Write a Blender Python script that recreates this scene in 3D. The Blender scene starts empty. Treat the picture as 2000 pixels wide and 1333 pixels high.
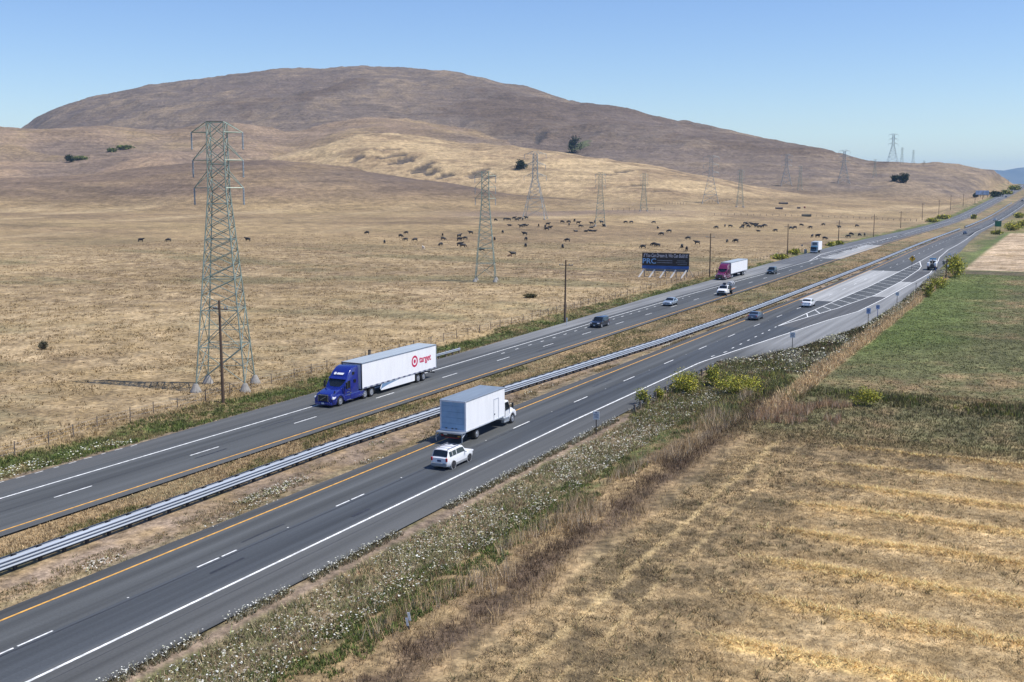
import bpy, bmesh, math, random
import numpy as np
from mathutils import Vector, Matrix
random.seed(11); rng = np.random.default_rng(11)
S = bpy.context.scene
COL = S.collection
R = math.radians

# ------------------------------------------------------------------ camera, sky, sun, exposure
# world: +Y runs along the highway (away), +X to the right of it; metres; the drone hovers above the origin
CAM_H, CAM_F, CAM_PITCH, CAM_YAW = 23.54, 2150.0, 0.1414, 0.4636
cam = bpy.data.cameras.new('camera'); camo = bpy.data.objects.new('camera', cam); COL.objects.link(camo)
camo.location = (0, 0, CAM_H); camo.rotation_euler = (math.pi/2-CAM_PITCH, 0, CAM_YAW)
cam.sensor_width = 36.0; cam.sensor_fit = 'HORIZONTAL'; cam.lens = CAM_F/2000*36
cam.clip_start = 0.5; cam.clip_end = 60000
S.camera = camo
SUN_EL = R(60); SUN_DIR = Vector((math.cos(SUN_EL)*0.972, math.cos(SUN_EL)*0.235, math.sin(SUN_EL)))
W = bpy.data.worlds.new('World'); S.world = W; W.use_nodes = True
wn = W.node_tree; bg = wn.nodes['Background']
sky = wn.nodes.new('ShaderNodeTexSky'); sky.sky_type = 'NISHITA'; sky.sun_disc = False
sky.sun_elevation = SUN_EL; sky.sun_rotation = math.atan2(SUN_DIR.x, SUN_DIR.y)
sky.air_density = 1.0; sky.dust_density = 0.2; sky.ozone_density = 5.0; sky.altitude = 30
hs = wn.nodes.new('ShaderNodeHueSaturation'); hs.inputs['Saturation'].default_value = 1.10; hs.inputs['Hue'].default_value = .512; wn.links.new(sky.outputs[0], hs.inputs['Color'])
wn.links.new(hs.outputs[0], bg.inputs[0]); bg.inputs[1].default_value = 0.12
sl = bpy.data.lights.new('sun', 'SUN'); sl.energy = 4.3; sl.angle = R(0.5); sl.color = (1.0, 0.95, 0.87)
so = bpy.data.objects.new('sun', sl); COL.objects.link(so); so.location = (200, 50, 300)
so.rotation_euler = SUN_DIR.to_track_quat('Z', 'Y').to_euler()
S.view_settings.view_transform = 'Standard'; S.view_settings.look = 'None'
S.view_settings.exposure = 0.3; S.view_settings.gamma = 1.0

# ------------------------------------------------------------------ helpers
def tag(o, label=None, cat=None, group=None, kind=None):
    for k, v in (('label', label), ('category', cat), ('group', group), ('kind', kind)):
        if v: o[k] = v
    return o
def thing(name, label, cat, loc=(0, 0, 0), rz=0.0, group=None):
    o = bpy.data.objects.new(name, None); COL.objects.link(o)
    o.location = loc; o.rotation_euler = (0, 0, rz); o.empty_display_size = 0.2
    return tag(o, label, cat, group)
def copy_tree(o, parent=None):
    c = o.copy(); COL.objects.link(c)
    if parent is not None: c.parent = parent
    for ch in list(o.children): copy_tree(ch, c)
    return c
MATS = {}
def mat(name, col, rough=0.6, metal=0.0, vary=0.12, scale=3.0, coat=0.0, bump=0.0, spec=0.5, alpha=None, stretch=None):
    """procedural paint / metal / cloth: base colour broken up by two noises, optional bump"""
    if name in MATS: return MATS[name]
    m = bpy.data.materials.new(name); m.use_nodes = True; nt = m.node_tree; b = nt.nodes['Principled BSDF']
    tc = nt.nodes.new('ShaderNodeTexCoord'); n = nt.nodes.new('ShaderNodeTexNoise')
    n.inputs['Scale'].default_value = scale; n.inputs['Detail'].default_value = 5
    src = tc.outputs['Object']
    if stretch:
        mp = nt.nodes.new('ShaderNodeMapping'); mp.inputs['Scale'].default_value = stretch
        nt.links.new(src, mp.inputs[0]); src = mp.outputs[0]
    nt.links.new(src, n.inputs['Vector'])
    mr = nt.nodes.new('ShaderNodeMapRange'); mr.inputs[1].default_value = 0.3; mr.inputs[2].default_value = 0.7
    mr.inputs[3].default_value = 1-vary; mr.inputs[4].default_value = 1+vary
    nt.links.new(n.outputs[0], mr.inputs[0])
    mx = nt.nodes.new('ShaderNodeVectorMath'); mx.operation = 'MULTIPLY'
    mx.inputs[0].default_value = col[:3]; nt.links.new(mr.outputs[0], mx.inputs[1])
    nt.links.new(mx.outputs[0], b.inputs['Base Color'])
    b.inputs['Roughness'].default_value = rough; b.inputs['Metallic'].default_value = metal
    b.inputs['Coat Weight'].default_value = coat; b.inputs['Coat Roughness'].default_value = 0.08
    b.inputs['Specular IOR Level'].default_value = spec
    if bump:
        bp = nt.nodes.new('ShaderNodeBump'); bp.inputs['Strength'].default_value = bump
        nt.links.new(n.outputs[0], bp.inputs['Height']); nt.links.new(bp.outputs[0], b.inputs['Normal'])
    MATS[name] = m
    return m

class MB:
    """collects boxes, prisms, cylinders and lofts, and links them as ONE mesh object"""
    def __init__(s): s.v = []; s.f = []
    def add(s, vs, fs):
        k = len(s.v); s.v += [tuple(p) for p in vs]; s.f += [tuple(i+k for i in f) for f in fs]; return s
    def box(s, c, d, rot=None):
        x, y, z = (d[0]/2, d[1]/2, d[2]/2)
        vs = [Vector((a*x, b*y, e*z)) for e in (-1, 1) for b in (-1, 1) for a in (-1, 1)]
        if rot is not None: vs = [rot @ v for v in vs]
        c = Vector(c)
        return s.add([v+c for v in vs], [(0,2,3,1),(4,5,7,6),(0,1,5,4),(2,6,7,3),(0,4,6,2),(1,3,7,5)])
    def prism(s, poly, x0, x1, top=None):
        """side profile poly [(y,z)] (counter-clockwise) pulled from x0 to x1; top(y,z)->width factor"""
        n = len(poly); vs = []
        for x in (x0, x1):
            for (y, z) in poly: vs.append((x*(top(y, z) if top else 1), y, z))
        fs = [tuple(range(n-1, -1, -1)), tuple(range(n, 2*n))]
        fs += [(i, (i+1) % n, n+(i+1) % n, n+i) for i in range(n)]
        return s.add(vs, fs)
    def prism_z(s, poly, z0, z1):
        n = len(poly); vs = [(x, y, z) for z in (z0, z1) for (x, y) in poly]
        fs = [tuple(range(n-1, -1, -1)), tuple(range(n, 2*n))]+[(i, (i+1) % n, n+(i+1) % n, n+i) for i in range(n)]
        return s.add(vs, fs)
    def lathe(s, c, axis, prof, n=20):
        """prof [(r, t)] turned round axis ('x','y','z') through c"""
        vs = []
        for (r, t) in prof:
            for i in range(n):
                a = 2*math.pi*i/n; u, w = r*math.cos(a), r*math.sin(a)
                p = {'x': (t, u, w), 'y': (u, t, w), 'z': (u, w, t)}[axis]
                vs.append((c[0]+p[0], c[1]+p[1], c[2]+p[2]))
        fs = []
        for j in range(len(prof)-1):
            for i in range(n):
                fs.append((j*n+i, j*n+(i+1) % n, (j+1)*n+(i+1) % n, (j+1)*n+i))
        fs.append(tuple(range(n-1, -1, -1))); k = (len(prof)-1)*n; fs.append(tuple(range(k, k+n)))
        return s.add(vs, fs)
    def tube(s, a, b, r, n=5, r2=None):
        a = Vector(a); b = Vector(b); d = (b-a)
        if d.length < 1e-6: return s
        q = d.to_track_quat('Z', 'Y'); r2 = r if r2 is None else r2; vs = []
        for p, rr in ((a, r), (b, r2)):
            for i in range(n):
                t = 2*math.pi*(i+.5)/n; vs.append(p+q @ Vector((rr*math.cos(t), rr*math.sin(t), 0)))
        fs = [(i, (i+1) % n, n+(i+1) % n, n+i) for i in range(n)]+[tuple(range(n-1, -1, -1)), tuple(range(n, 2*n))]
        return s.add(vs, fs)
    def path(s, pts, r, n=6):
        for a, b in zip(pts[:-1], pts[1:]): s.tube(a, b, r, n)
        return s
    def loft(s, rings, cap=True, close=True):
        n = len(rings[0]); vs = [p for rg in rings for p in rg]; fs = []
        for j in range(len(rings)-1):
            for i in range(n if close else n-1):
                fs.append((j*n+i, j*n+(i+1) % n, (j+1)*n+(i+1) % n, (j+1)*n+i))
        if cap: fs.append(tuple(range(n-1, -1, -1))); k = (len(rings)-1)*n; fs.append(tuple(range(k, k+n)))
        return s.add(vs, fs)
    def quad(s, a, b, c, d): return s.add([a, b, c, d], [(0, 1, 2, 3)])
    def build(s, name, m, parent=None, bevel=0.0, seg=2, smooth=False, loc=None):
        me = bpy.data.meshes.new(name); me.from_pydata(s.v, [], s.f)
        bm = bmesh.new(); bm.from_mesh(me)
        bmesh.ops.recalc_face_normals(bm, faces=bm.faces)
        if bevel:
            ed = [e for e in bm.edges if len(e.link_faces) == 2 and e.calc_face_angle(0) > 0.45]
            bmesh.ops.bevel(bm, geom=ed, offset=bevel, segments=seg, affect='EDGES', profile=0.5, clamp_overlap=True)
        if smooth:
            for f in bm.faces: f.smooth = True
            for e in bm.edges:
                if len(e.link_faces) == 2 and e.calc_face_angle(0) > R(38): e.smooth = False
        bm.to_mesh(me); bm.free(); me.materials.append(m)
        o = bpy.data.objects.new(name, me); COL.objects.link(o)
        if parent is not None: o.parent = parent
        if loc is not None: o.location = loc
        return o
def text_mesh(name, txt, size, m, parent, M, shear=0.0, bold=0.0):
    """lettering as flat mesh; M places it (local x = reading direction, y = up)"""
    cu = bpy.data.curves.new(name, 'FONT'); cu.body = txt; cu.size = size; cu.shear = shear; cu.offset = bold
    cu.extrude = 0.004; cu.align_x = 'CENTER'; cu.align_y = 'CENTER'; cu.resolution_u = 4
    t = bpy.data.objects.new(name, cu); COL.objects.link(t)
    dg = bpy.context.evaluated_depsgraph_get(); dg.update()
    me = bpy.data.meshes.new_from_object(t.evaluated_get(dg)); me.name = name
    bpy.data.objects.remove(t); me.transform(M); me.materials.clear(); me.materials.append(m)
    o = bpy.data.objects.new(name, me); COL.objects.link(o); o.parent = parent
    return o

# ------------------------------------------------------------------ noise (numpy)
def _hash(ix, iy, seed):
    h = (ix.astype(np.int64)*374761393 + iy.astype(np.int64)*668265263 + seed*1442695041) & 0x7fffffff
    h = ((h ^ (h >> 13))*1274126177) & 0x7fffffff
    return ((h ^ (h >> 16)) & 0xffff)/65535.0
def vnoise(x, y, seed=0):
    x = np.asarray(x, float); y = np.asarray(y, float)
    ix = np.floor(x); iy = np.floor(y); fx = x-ix; fy = y-iy
    fx = fx**3*(fx*(fx*6-15)+10); fy = fy**3*(fy*(fy*6-15)+10)
    a = _hash(ix, iy, seed); b = _hash(ix+1, iy, seed); c = _hash(ix, iy+1, seed); d = _hash(ix+1, iy+1, seed)
    return (a+(b-a)*fx)*(1-fy)+(c+(d-c)*fx)*fy
def fbm(x, y, seed=0, oct=4, gain=0.5):
    t = 0; a = 1; n = 0
    for i in range(oct): t = t+a*(vnoise(x*2**i+17.3*i, y*2**i-9.1*i, seed+i*7)-0.5)*2; n += a; a *= gain
    return t/n
def ridged(x, y, seed=0, oct=3):
    t = 0; a = 1; n = 0
    for i in range(oct): t = t+a*(1-np.abs(vnoise(x*2**i+3.1*i, y*2**i+7.7*i, seed+i*5)*2-1)); n += a; a *= .5
    return t/n
def sstep(a, b, x): t = np.clip((np.asarray(x, float)-a)/(b-a), 0, 1); return t*t*(3-2*t)
def lerp(a, b, t): return a+(b-a)*t

# ------------------------------------------------------------------ terrain shape
_s = np.arange(-3000, 20000, 10.0)
def _smooth(pts, sig):
    v = np.interp(_s, [p[0] for p in pts], [p[1] for p in pts]); k = np.exp(-0.5*(np.arange(-30, 31)*10/sig)**2); k /= k.sum()
    return np.convolve(np.pad(v, 30, mode='edge'), k, 'valid')
_rz = _smooth([(-9e3, 0), (470, 0), (600, -.8), (760, -1.7), (880, -1.2), (1000, 3.5), (1125, 9.0), (1400, 16.6), (1650, 23.6), (1760, 24.8), (1900, 21), (2300, 6), (2600, 0), (9e4, 0)], 55)
_rx = _smooth([(-9e3, 0), (850, 0), (1125, 11), (1400, 17), (1650, 20), (2200, 30), (9e4, 30)], 60)
def roadz(s): return np.interp(s, _s, _rz)
def roadx(s): return np.interp(s, _s, _rx)
CP, SP = math.cos(CAM_PITCH), math.sin(CAM_PITCH); CT, ST = math.cos(CAM_YAW), math.sin(CAM_YAW)
def h_at(y, Z):      # height of a point seen at picture row y (of 1333), Z metres ahead of the drone
    t = (666.5-np.asarray(y, float))/CAM_F
    return CAM_H+Z*(t*CP-SP)/(CP+t*SP)
def uz(x, y):        # world -> (bearing column, distance ahead)
    X = x*CT+y*ST; Y = -x*ST+y*CT
    az = np.arctan2(X, Y); r = np.hypot(X, Y); azc = np.clip(az, -0.87, 0.87)
    return 1000+np.tan(azc)*CAM_F/CP, r*np.cos(azc)
def project(x, y, z):
    X = x*CT+y*ST; Y = -x*ST+y*CT; Z = z-CAM_H
    d = Y*CP-Z*SP; v = Y*SP+Z*CP
    return 1000+CAM_F*X/d, 666.5-CAM_F*v/d
LAYERS = [  # crest rows by column; crest distance; start distance; fall-off behind; roundness
 dict(y=[(-900,380),(-400,330),(-150,300),(20,268),(60,252),(90,230),(120,213),(180,193),(240,181),(300,172),(400,158),(500,147),(600,140),(680,135),(780,136),(860,143),(900,148),(940,158),(1000,172),(1060,187),(1120,205),(1150,206),(1200,212),(1300,236),(1400,257),(1500,276),(1600,290),(1660,305),(1700,315),(1740,317),(1800,322),(1840,320),(1900,328),(1950,338),(1990,352),(2060,372),(2300,400)],
      zc=[(-900,2600),(800,2600),(1100,2350),(1400,2000),(1600,1720),(1750,1520),(2300,1500)], zb=[(-900,1250),(900,1200),(1200,880),(1500,740),(1800,760),(1950,950),(2300,1100)], w=700, dome=.55),
 dict(y=[(-900,300),(-300,262),(0,249),(60,252),(120,251),(210,248),(260,252),(330,256),(400,250),(445,246),(490,246),(560,262),(610,255),(660,243),(710,237),(760,237),(840,249),(920,262),(1000,284),(1100,303),(1200,328),(1350,356),(1500,385),(2300,420)],
      zc=[(-900,1700),(0,1700),(560,1800),(760,1780),(1200,1500),(2300,1400)], zb=[(-900,900),(600,1050),(1200,900),(2300,900)], w=350, dome=.35),
 dict(y=[(-900,360),(-200,322),(0,318),(100,320),(200,311),(330,292),(420,300),(500,312),(540,304),(575,297),(640,284),(700,273),(750,268),(790,268),(850,276),(900,284),(1000,293),(1100,303),(1200,319),(1300,333),(1400,350),(1500,372),(1600,390),(2300,420)],
      zc=[(-900,1300),(500,1320),(800,1330),(1200,1200),(1600,1050),(2300,1000)], zb=[(-900,700),(600,960),(1000,830),(1300,700),(2300,700)], w=260, dome=.5),
 dict(y=[(-900,365),(-200,350),(0,349),(200,340),(330,329),(450,318),(520,316),(600,321),(680,330),(750,342),(800,349),(860,357),(920,366),(1000,379),(1120,388),(1200,395),(1300,404),(1450,413),(2300,440)],
      zc=[(-900,1000),(600,1000),(1000,920),(1450,840),(2300,800)], zb=[(-900,560),(500,600),(1000,620),(1450,640),(2300,640)], w=230, dome=.45)]
def _tab(pts, u): return np.interp(u, [p[0] for p in pts], [p[1] for p in pts])
_U = np.arange(-900, 2301, 10.0)
for L in LAYERS:     # calibrate so that the dome's outline, seen from the road, reaches the crest rows
    yy = _tab(L['y'], _U); k = np.ones(11)/11
    yy = np.convolve(np.pad(yy, 1, mode='edge'), np.ones(3)/3, 'valid')
    zc = _tab(L['zc'], _U); zb = _tab(L['zb'], _U); hc = h_at(yy, zc)
    L['U'] = (hc, zc, zb)
    for it in range(2):
        t = np.linspace(0.3, 1.15, 60)[:, None]; tt = np.clip(t, 0, 1)
        sh = (1-L['dome'])*tt*tt*(3-2*tt)+L['dome']*(1-(1-tt)**2)
        Z = zb+(zc-zb)*t; h = -40+(hc+40)*sh
        sl_ = ((h-CAM_H)/Z).max(0); hc = hc+(((h_at(yy, zc)-CAM_H)/zc)-sl_)*zc*0.95
    L['U'] = (hc, zc, zb)
def layer_h(L, u, Z):
    hc = np.interp(u, _U, L['U'][0]); zc = np.interp(u, _U, L['U'][1]); zb = np.interp(u, _U, L['U'][2])
    t = np.clip((Z-zb)/(zc-zb), 0, 1)
    sh = (1-L['dome'])*t*t*(3-2*t)+L['dome']*(1-(1-t)**2)
    h = -40+(hc+40)*sh
    return np.where(Z > zc, -40+(hc+40)*np.exp(-((Z-zc)/L['w'])**2), h)
def smax(a, b, k):
    h = np.clip(k-np.abs(a-b), 0, None)/k
    return np.maximum(a, b)+h*h*k*0.25
def terrain(x, y, full=False):
    x = np.asarray(x, float); y = np.asarray(y, float); u, Z = uz(x, y)
    lr = x-roadx(y)
    left = sstep(-96, -240, lr)
    base = 2.2*sstep(430, 620, Z)*left+3.5*sstep(560, 900, Z)*left
    base = base+0.35*fbm(x/38, y/38, 5, 3)*sstep(-84, -100, lr)+1.3*fbm(x/140, y/140, 9, 2)*sstep(150, 420, Z)*sstep(-110, -200, lr)
    hs = [layer_h(L, u, Z) for L in LAYERS]
    H = base; dom = np.zeros_like(H, int)
    for i, h in enumerate(hs): dom = np.where(h > np.maximum(H, 0)+1e-9, i+1, dom); H = smax(H, h, 9.0)
    hill = np.clip(H-base, 0, None)
    g = ridged(x/330+.15*fbm(x/90, y/90, 3), y/330, 21, 3)-.62
    g2 = ridged(x/105+.3*fbm(x/60, y/60, 13), y/105, 23, 3)-.6; g3 = ridged(x/38, y/38, 27, 2)-.6
    H = H+g*np.clip(hill*0.17, 0, 19)*np.where(dom == 1, 1.0, .8)+g2*np.clip(hill*.16, 0, 11)+g3*np.clip(hill*.06, 0, 3.0)+fbm(x/60, y/60, 31, 4)*np.clip(hill*.04, 0, 2.6); g = g+.55*g2
    rz = roadz(y)
    inz = rz-0.13
    inz = inz-0.12*sstep(-63.6, -62, lr)*sstep(-50.5, -53, lr)                       # shallow median
    right = rz*sstep(90, -20, lr)
    rd = -0.13-0.35*sstep(-39.6, -36.5, lr)*sstep(-31, -34, lr)*sstep(150, 130, y)    # roadside ditch
    rd = rd+0.10*fbm(x/5, y/5, 41, 3)*sstep(-39.0, -36, lr)
    row = np.abs(((y+x*.03) % 6.7)/6.7-.5)*2
    rd = rd+(0.16*sstep(.80, 1, row))*sstep(-18, -15, lr)*sstep(106, 100, y)           # mown windrows
    lf = -0.13-0.3*sstep(-75.5, -78, lr)*sstep(-83, -80, lr)+.06*fbm(x/4, y/4, 43, 3)*sstep(-76, -79, lr)
    corridor = np.where(lr > -39.2, right+rd, np.where(lr < -75, rz+lf, inz))
    nr = sstep(650, 1250, y); w = sstep(-100+10*nr, -250+138*nr, lr)
    z = lerp(corridor, H, w)
    if full: return z, u, Z, lr, dom, hill, g, w
    return z
def hit(px, py, zmin=20.0, zmax=6000.0):
    """ground point where a sight line through picture point (px,py of 2000x1333) meets the land"""
    a = (px-1000)/CAM_F; b = (666.5-py)/CAM_F
    d = np.array([a, CP+b*SP, -SP+b*CP])
    D = np.array([d[0]*CT-d[1]*ST, d[0]*ST+d[1]*CT, d[2]])
    t = np.exp(np.linspace(math.log(zmin), math.log(zmax), 1600)); P = D[None]*t[:, None]
    P[:, 2] += CAM_H; under = P[:, 2] < terrain(P[:, 0], P[:, 1])
    if not under.any(): return None
    i = max(1, int(np.argmax(under))); lo, hi = t[i-1], t[i]
    for _ in range(14):
        m = (lo+hi)/2; q = D*m; q[2] += CAM_H
        if q[2] < float(terrain(q[0], q[1])): hi = m
        else: lo = m
    q = D*hi; return float(q[0]), float(q[1]), float(terrain(q[0], q[1])), float(hi)
def gz(x, y): return float(terrain(x, y))

# ------------------------------------------------------------------ the ground: one sheet to the horizon
def vcol_material(name, attr, fine=2.2, amp=0.30, rough=0.95, bump=0.0, big=0.05, bigamp=0.10, bdist=0.15, stretch=None, micro=9.0):
    m = bpy.data.materials.new(name); m.use_nodes = True; nt = m.node_tree; b = nt.nodes['Principled BSDF']
    at = nt.nodes.new('ShaderNodeAttribute'); at.attribute_name = attr
    geo = nt.nodes.new('ShaderNodeNewGeometry'); src = geo.outputs['Position']
    if stretch:
        mp = nt.nodes.new('ShaderNodeMapping'); mp.inputs['Scale'].default_value = stretch
        nt.links.new(src, mp.inputs[0]); src2 = mp.outputs[0]
    else: src2 = src
    def noise(sc, det, s_): 
        n = nt.nodes.new('ShaderNodeTexNoise'); n.inputs['Scale'].default_value = sc; n.inputs['Detail'].default_value = det
        nt.links.new(s_, n.inputs['Vector']); return n
    def rng_(n, a):
        r = nt.nodes.new('ShaderNodeMapRange'); r.inputs[1].default_value = .28; r.inputs[2].default_value = .72
        r.inputs[3].default_value = 1-a; r.inputs[4].default_value = 1+a; nt.links.new(n.outputs[0], r.inputs[0]); return r.outputs[0]
    n1 = noise(fine, 6, src); n2 = noise(big, 4, src2); n3 = noise(micro, 3, src)
    n4 = n5 = None
    if bump > .3:
        mq = nt.nodes.new('ShaderNodeMapping'); mq.inputs['Scale'].default_value = (.016, .016, .42); nt.links.new(src, mq.inputs[0]); n4 = noise(1.0, 5, mq.outputs[0]); n5 = noise(.21, 6, src)
    def mul(a, b_):
        q = nt.nodes.new('ShaderNodeMath'); q.operation = 'MULTIPLY'; nt.links.new(a, q.inputs[0]); nt.links.new(b_, q.inputs[1]); return q.outputs[0]
    f = mul(mul(rng_(n1, amp), rng_(n2, bigamp)), rng_(n3, amp*.6))
    if n4: f = mul(f, mul(rng_(n4, .20), rng_(n5, .34)))
    v = nt.nodes.new('ShaderNodeVectorMath'); v.operation = 'SCALE'
    nt.links.new(at.outputs['Color'], v.inputs[0]); nt.links.new(f, v.inputs['Scale'])
    nt.links.new(v.outputs[0], b.inputs['Base Color']); b.inputs['Roughness'].default_value = rough
    b.inputs['Specular IOR Level'].default_value = .25
    if bump:
        bp = nt.nodes.new('ShaderNodeBump'); bp.inputs['Strength'].default_value = bump; bp.inputs['Distance'].default_value = bdist
        nt.links.new(n1.outputs[0], bp.inputs['Height']); nt.links.new(bp.outputs[0], b.inputs['Normal'])
        if n5:
            b2 = nt.nodes.new('ShaderNodeBump'); b2.inputs['Strength'].default_value = .6; b2.inputs['Distance'].default_value = 1.6; nt.links.new(n5.outputs[0], b2.inputs['Height']); nt.links.new(b2.outputs[0], bp.inputs['Normal'])
    return m
C = lambda *a: np.array(a, float)
STRAW = C(.305, .222, .113); PALE = C(.40, .300, .170); TAN = C(.275, .195, .103); BROWN = C(.165, .115, .068); UMBER = C(.110, .080, .058)
PURP = C(.148, .116, .090); OLIVE = C(.135, .125, .060); GREEN = C(.095, .125, .034); DKGREEN = C(.060, .085, .026); DIRT = C(.245, .185, .132)
GREY = C(.23, .205, .18); REDB = C(.20, .105, .055)
def mixc(c, d, t): return c+(d-c)*np.clip(t, 0, 1)[..., None]
def near_colour(x, y, lr):
    """what grows where, in metres across (lr) and along (y) the road"""
    n1 = fbm(x/9, y/9, 51, 4); n2 = fbm(x/2.2, y/2.2, 52, 3); n3 = fbm(x/45, y/45, 53, 3); n4 = fbm(x/0.8, y/0.8, 54, 2)
    one = np.ones_like(x)
    # pasture, left
    c = mixc(one[..., None]*STRAW, BROWN, .42+.55*n1+.5*n3+.35*n2)
    c = mixc(c, PALE, (.22+1.1*n2+.5*n1-.4*n3+.5*n4))
    c = mixc(c, OLIVE, sstep(.10, .42, fbm(x/60, y/24, 57, 3)+.18*n2)*.6)
    # left verge
    e = lr+2.2*n1+.8*n2
    v = mixc(one[..., None]*GREEN, TAN, .25+1.2*n2+.9*n1); v = mixc(v, DKGREEN, n4*1.2)
    c = mixc(c, v, sstep(-83.4, -81.2, e)); 
    c = mixc(c, DIRT, sstep(-77.0, -75.9, lr+.7*n2)*.85)
    # median
    md = mixc(one[..., None]*TAN, C(.29, .215, .125), .5+n1); md = mixc(md, OLIVE*1.15, .1+1.3*n1+.5*n2+.30*sstep(120, 260, y))
    md2 = mixc(one[..., None]*DIRT, TAN, .3+n2); md2 = mixc(md2, OLIVE, sstep(.9, .0, np.abs(lr+.5*n2+52.6-.6*sstep(120, 200, y)*2))*.5)
    c = mixc(c, mixc(md, md2, sstep(-57.6, -56.8, lr-.5*n2+sstep(90, 220, y)*-5.5)), sstep(-72, -70, lr))
    # right verge
    rv = mixc(one[..., None]*C(.25, .19, .12), OLIVE, .55+1.1*n2); rv = mixc(rv, TAN, n1+n4*.6)
    c = mixc(c, rv, sstep(-45, -44, lr))
    e = lr+1.1*n1+.8*n2
    wd = mixc(one[..., None]*OLIVE, BROWN, .25+n1); c = mixc(c, wd, sstep(103, 112, y+3*n1)*sstep(145, 135, y)*sstep(-40, -37, lr))
    gm = mixc(one[..., None]*STRAW, GREEN, .35+1.5*n2+1.3*n1)
    c = mixc(c, gm, sstep(-34.6, -33.2, e))
    c = mixc(c, DIRT*.9, sstep(.55, .25, np.abs(lr+39.0+.3*n2))*sstep(150, 120, y))
    br = mixc(one[..., None]*TAN, STRAW, .45+n2+n4); br = mixc(br, C(.31, .21, .115), sstep(-26.9, -25.9, e)*.5); br = mixc(br, BROWN, .25+n2); br = mixc(br, C(.125, .088, .058), np.exp(-((e+27.8)/1.15)**4)*(.95+.5*n2))
    c = mixc(c, br, sstep(-31.8, -30.6, e)*sstep(128, 112, y))
    st = mixc(one[..., None]*C(.43, .298, .138), C(.20, .138, .07), .22+.9*n1+.8*n2-.35*sstep(-17, -10, e)); st = mixc(st, C(.50, .37, .20), .15+.9*n2+.6*n4+.2*sstep(-17, -10, e))
    st = mixc(st, C(.16, .14, .065), sstep(.2, .6, n1+.4*n2)*.5*sstep(-12, -20, lr))
    row = np.abs(((y+x*.03+.35*n1) % 6.7)/6.7-.5)*2
    st = mixc(st, C(.66, .47, .20), sstep(.68, .93, row+.16*n2+.10*n4)*sstep(-19, -12, e+3*n1)*sstep(104, 98, y)*(.85+.5*n1))
    st = mixc(st, C(.20, .152, .085), sstep(.55, .1, row+.5*n1+.4*n2)*sstep(-19, -13, e)*sstep(104, 98, y)*.5)
    rough = np.clip(sstep(-11, -19, e+3*n1)+.8*sstep(84, 97, y+3*n1), 0, 1); st = mixc(st, C(.30, .222, .122), rough*.7); st = mixc(st, C(.145, .108, .058), rough*(.34+.4*n1+1.5*n2+1.3*n4))
    trk = np.minimum(np.abs(lr+22.6+.3*n1), np.abs(lr+20.4+.3*n1)+.18); st = mixc(st, C(.50, .375, .19), sstep(.46, .12, trk+.25*n4)*.75*sstep(112, 96, y))
    c = mixc(c, st, sstep(-26.6, -25.2, e))
    gb = mixc(one[..., None]*OLIVE, TAN, .12+.8*n1+.7*n2); gb = mixc(gb, GREEN, .3+n3)
    c = mixc(c, gb, sstep(101, 107, y+3*n1+1.2*n2)*sstep(-36, -30, e))
    gf = mixc(one[..., None]*C(.128, .128, .056), TAN, .10+1.3*n1+.7*n2+.6*n3); gf = mixc(gf, GREEN*1.05, sstep(.05, -.25, lr/60+.30+n3*.3)*sstep(140, 175, y))
    gf = mixc(gf, C(.110, .142, .040), sstep(145, 185, y+n1*14)*sstep(-12, -22, lr-y*.02+n1*4)*.8)
    c = mixc(c, gf, sstep(123, 127, y+2*n1)*sstep(-29, -26, e))
    c = mixc(c, mixc(one[..., None]*PALE, TAN, .3+n2), sstep(1.7, .7, np.abs(lr+26.6+.5*n1))*sstep(116, 135, y)*sstep(322, 300, y)*.9)
    fs = mixc(one[..., None]*C(.50, .38, .25), TAN, .3+n2+n1)
    c = mixc(c, fs, sstep(329, 333, y)*sstep(-25.5, -23.5, lr)*sstep(640, 600, y))
    c = mixc(c, C(.12, .10, .055), sstep(313, 318, y)*sstep(331, 327, y)*sstep(-25.5, -23.5, lr))
    ou = mixc(one[..., None]*C(.17, .165, .05), TAN, .3+n1)
    c = mixc(c, ou, sstep(600, 640, y)*sstep(-39, -30, lr))
    return c
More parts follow.
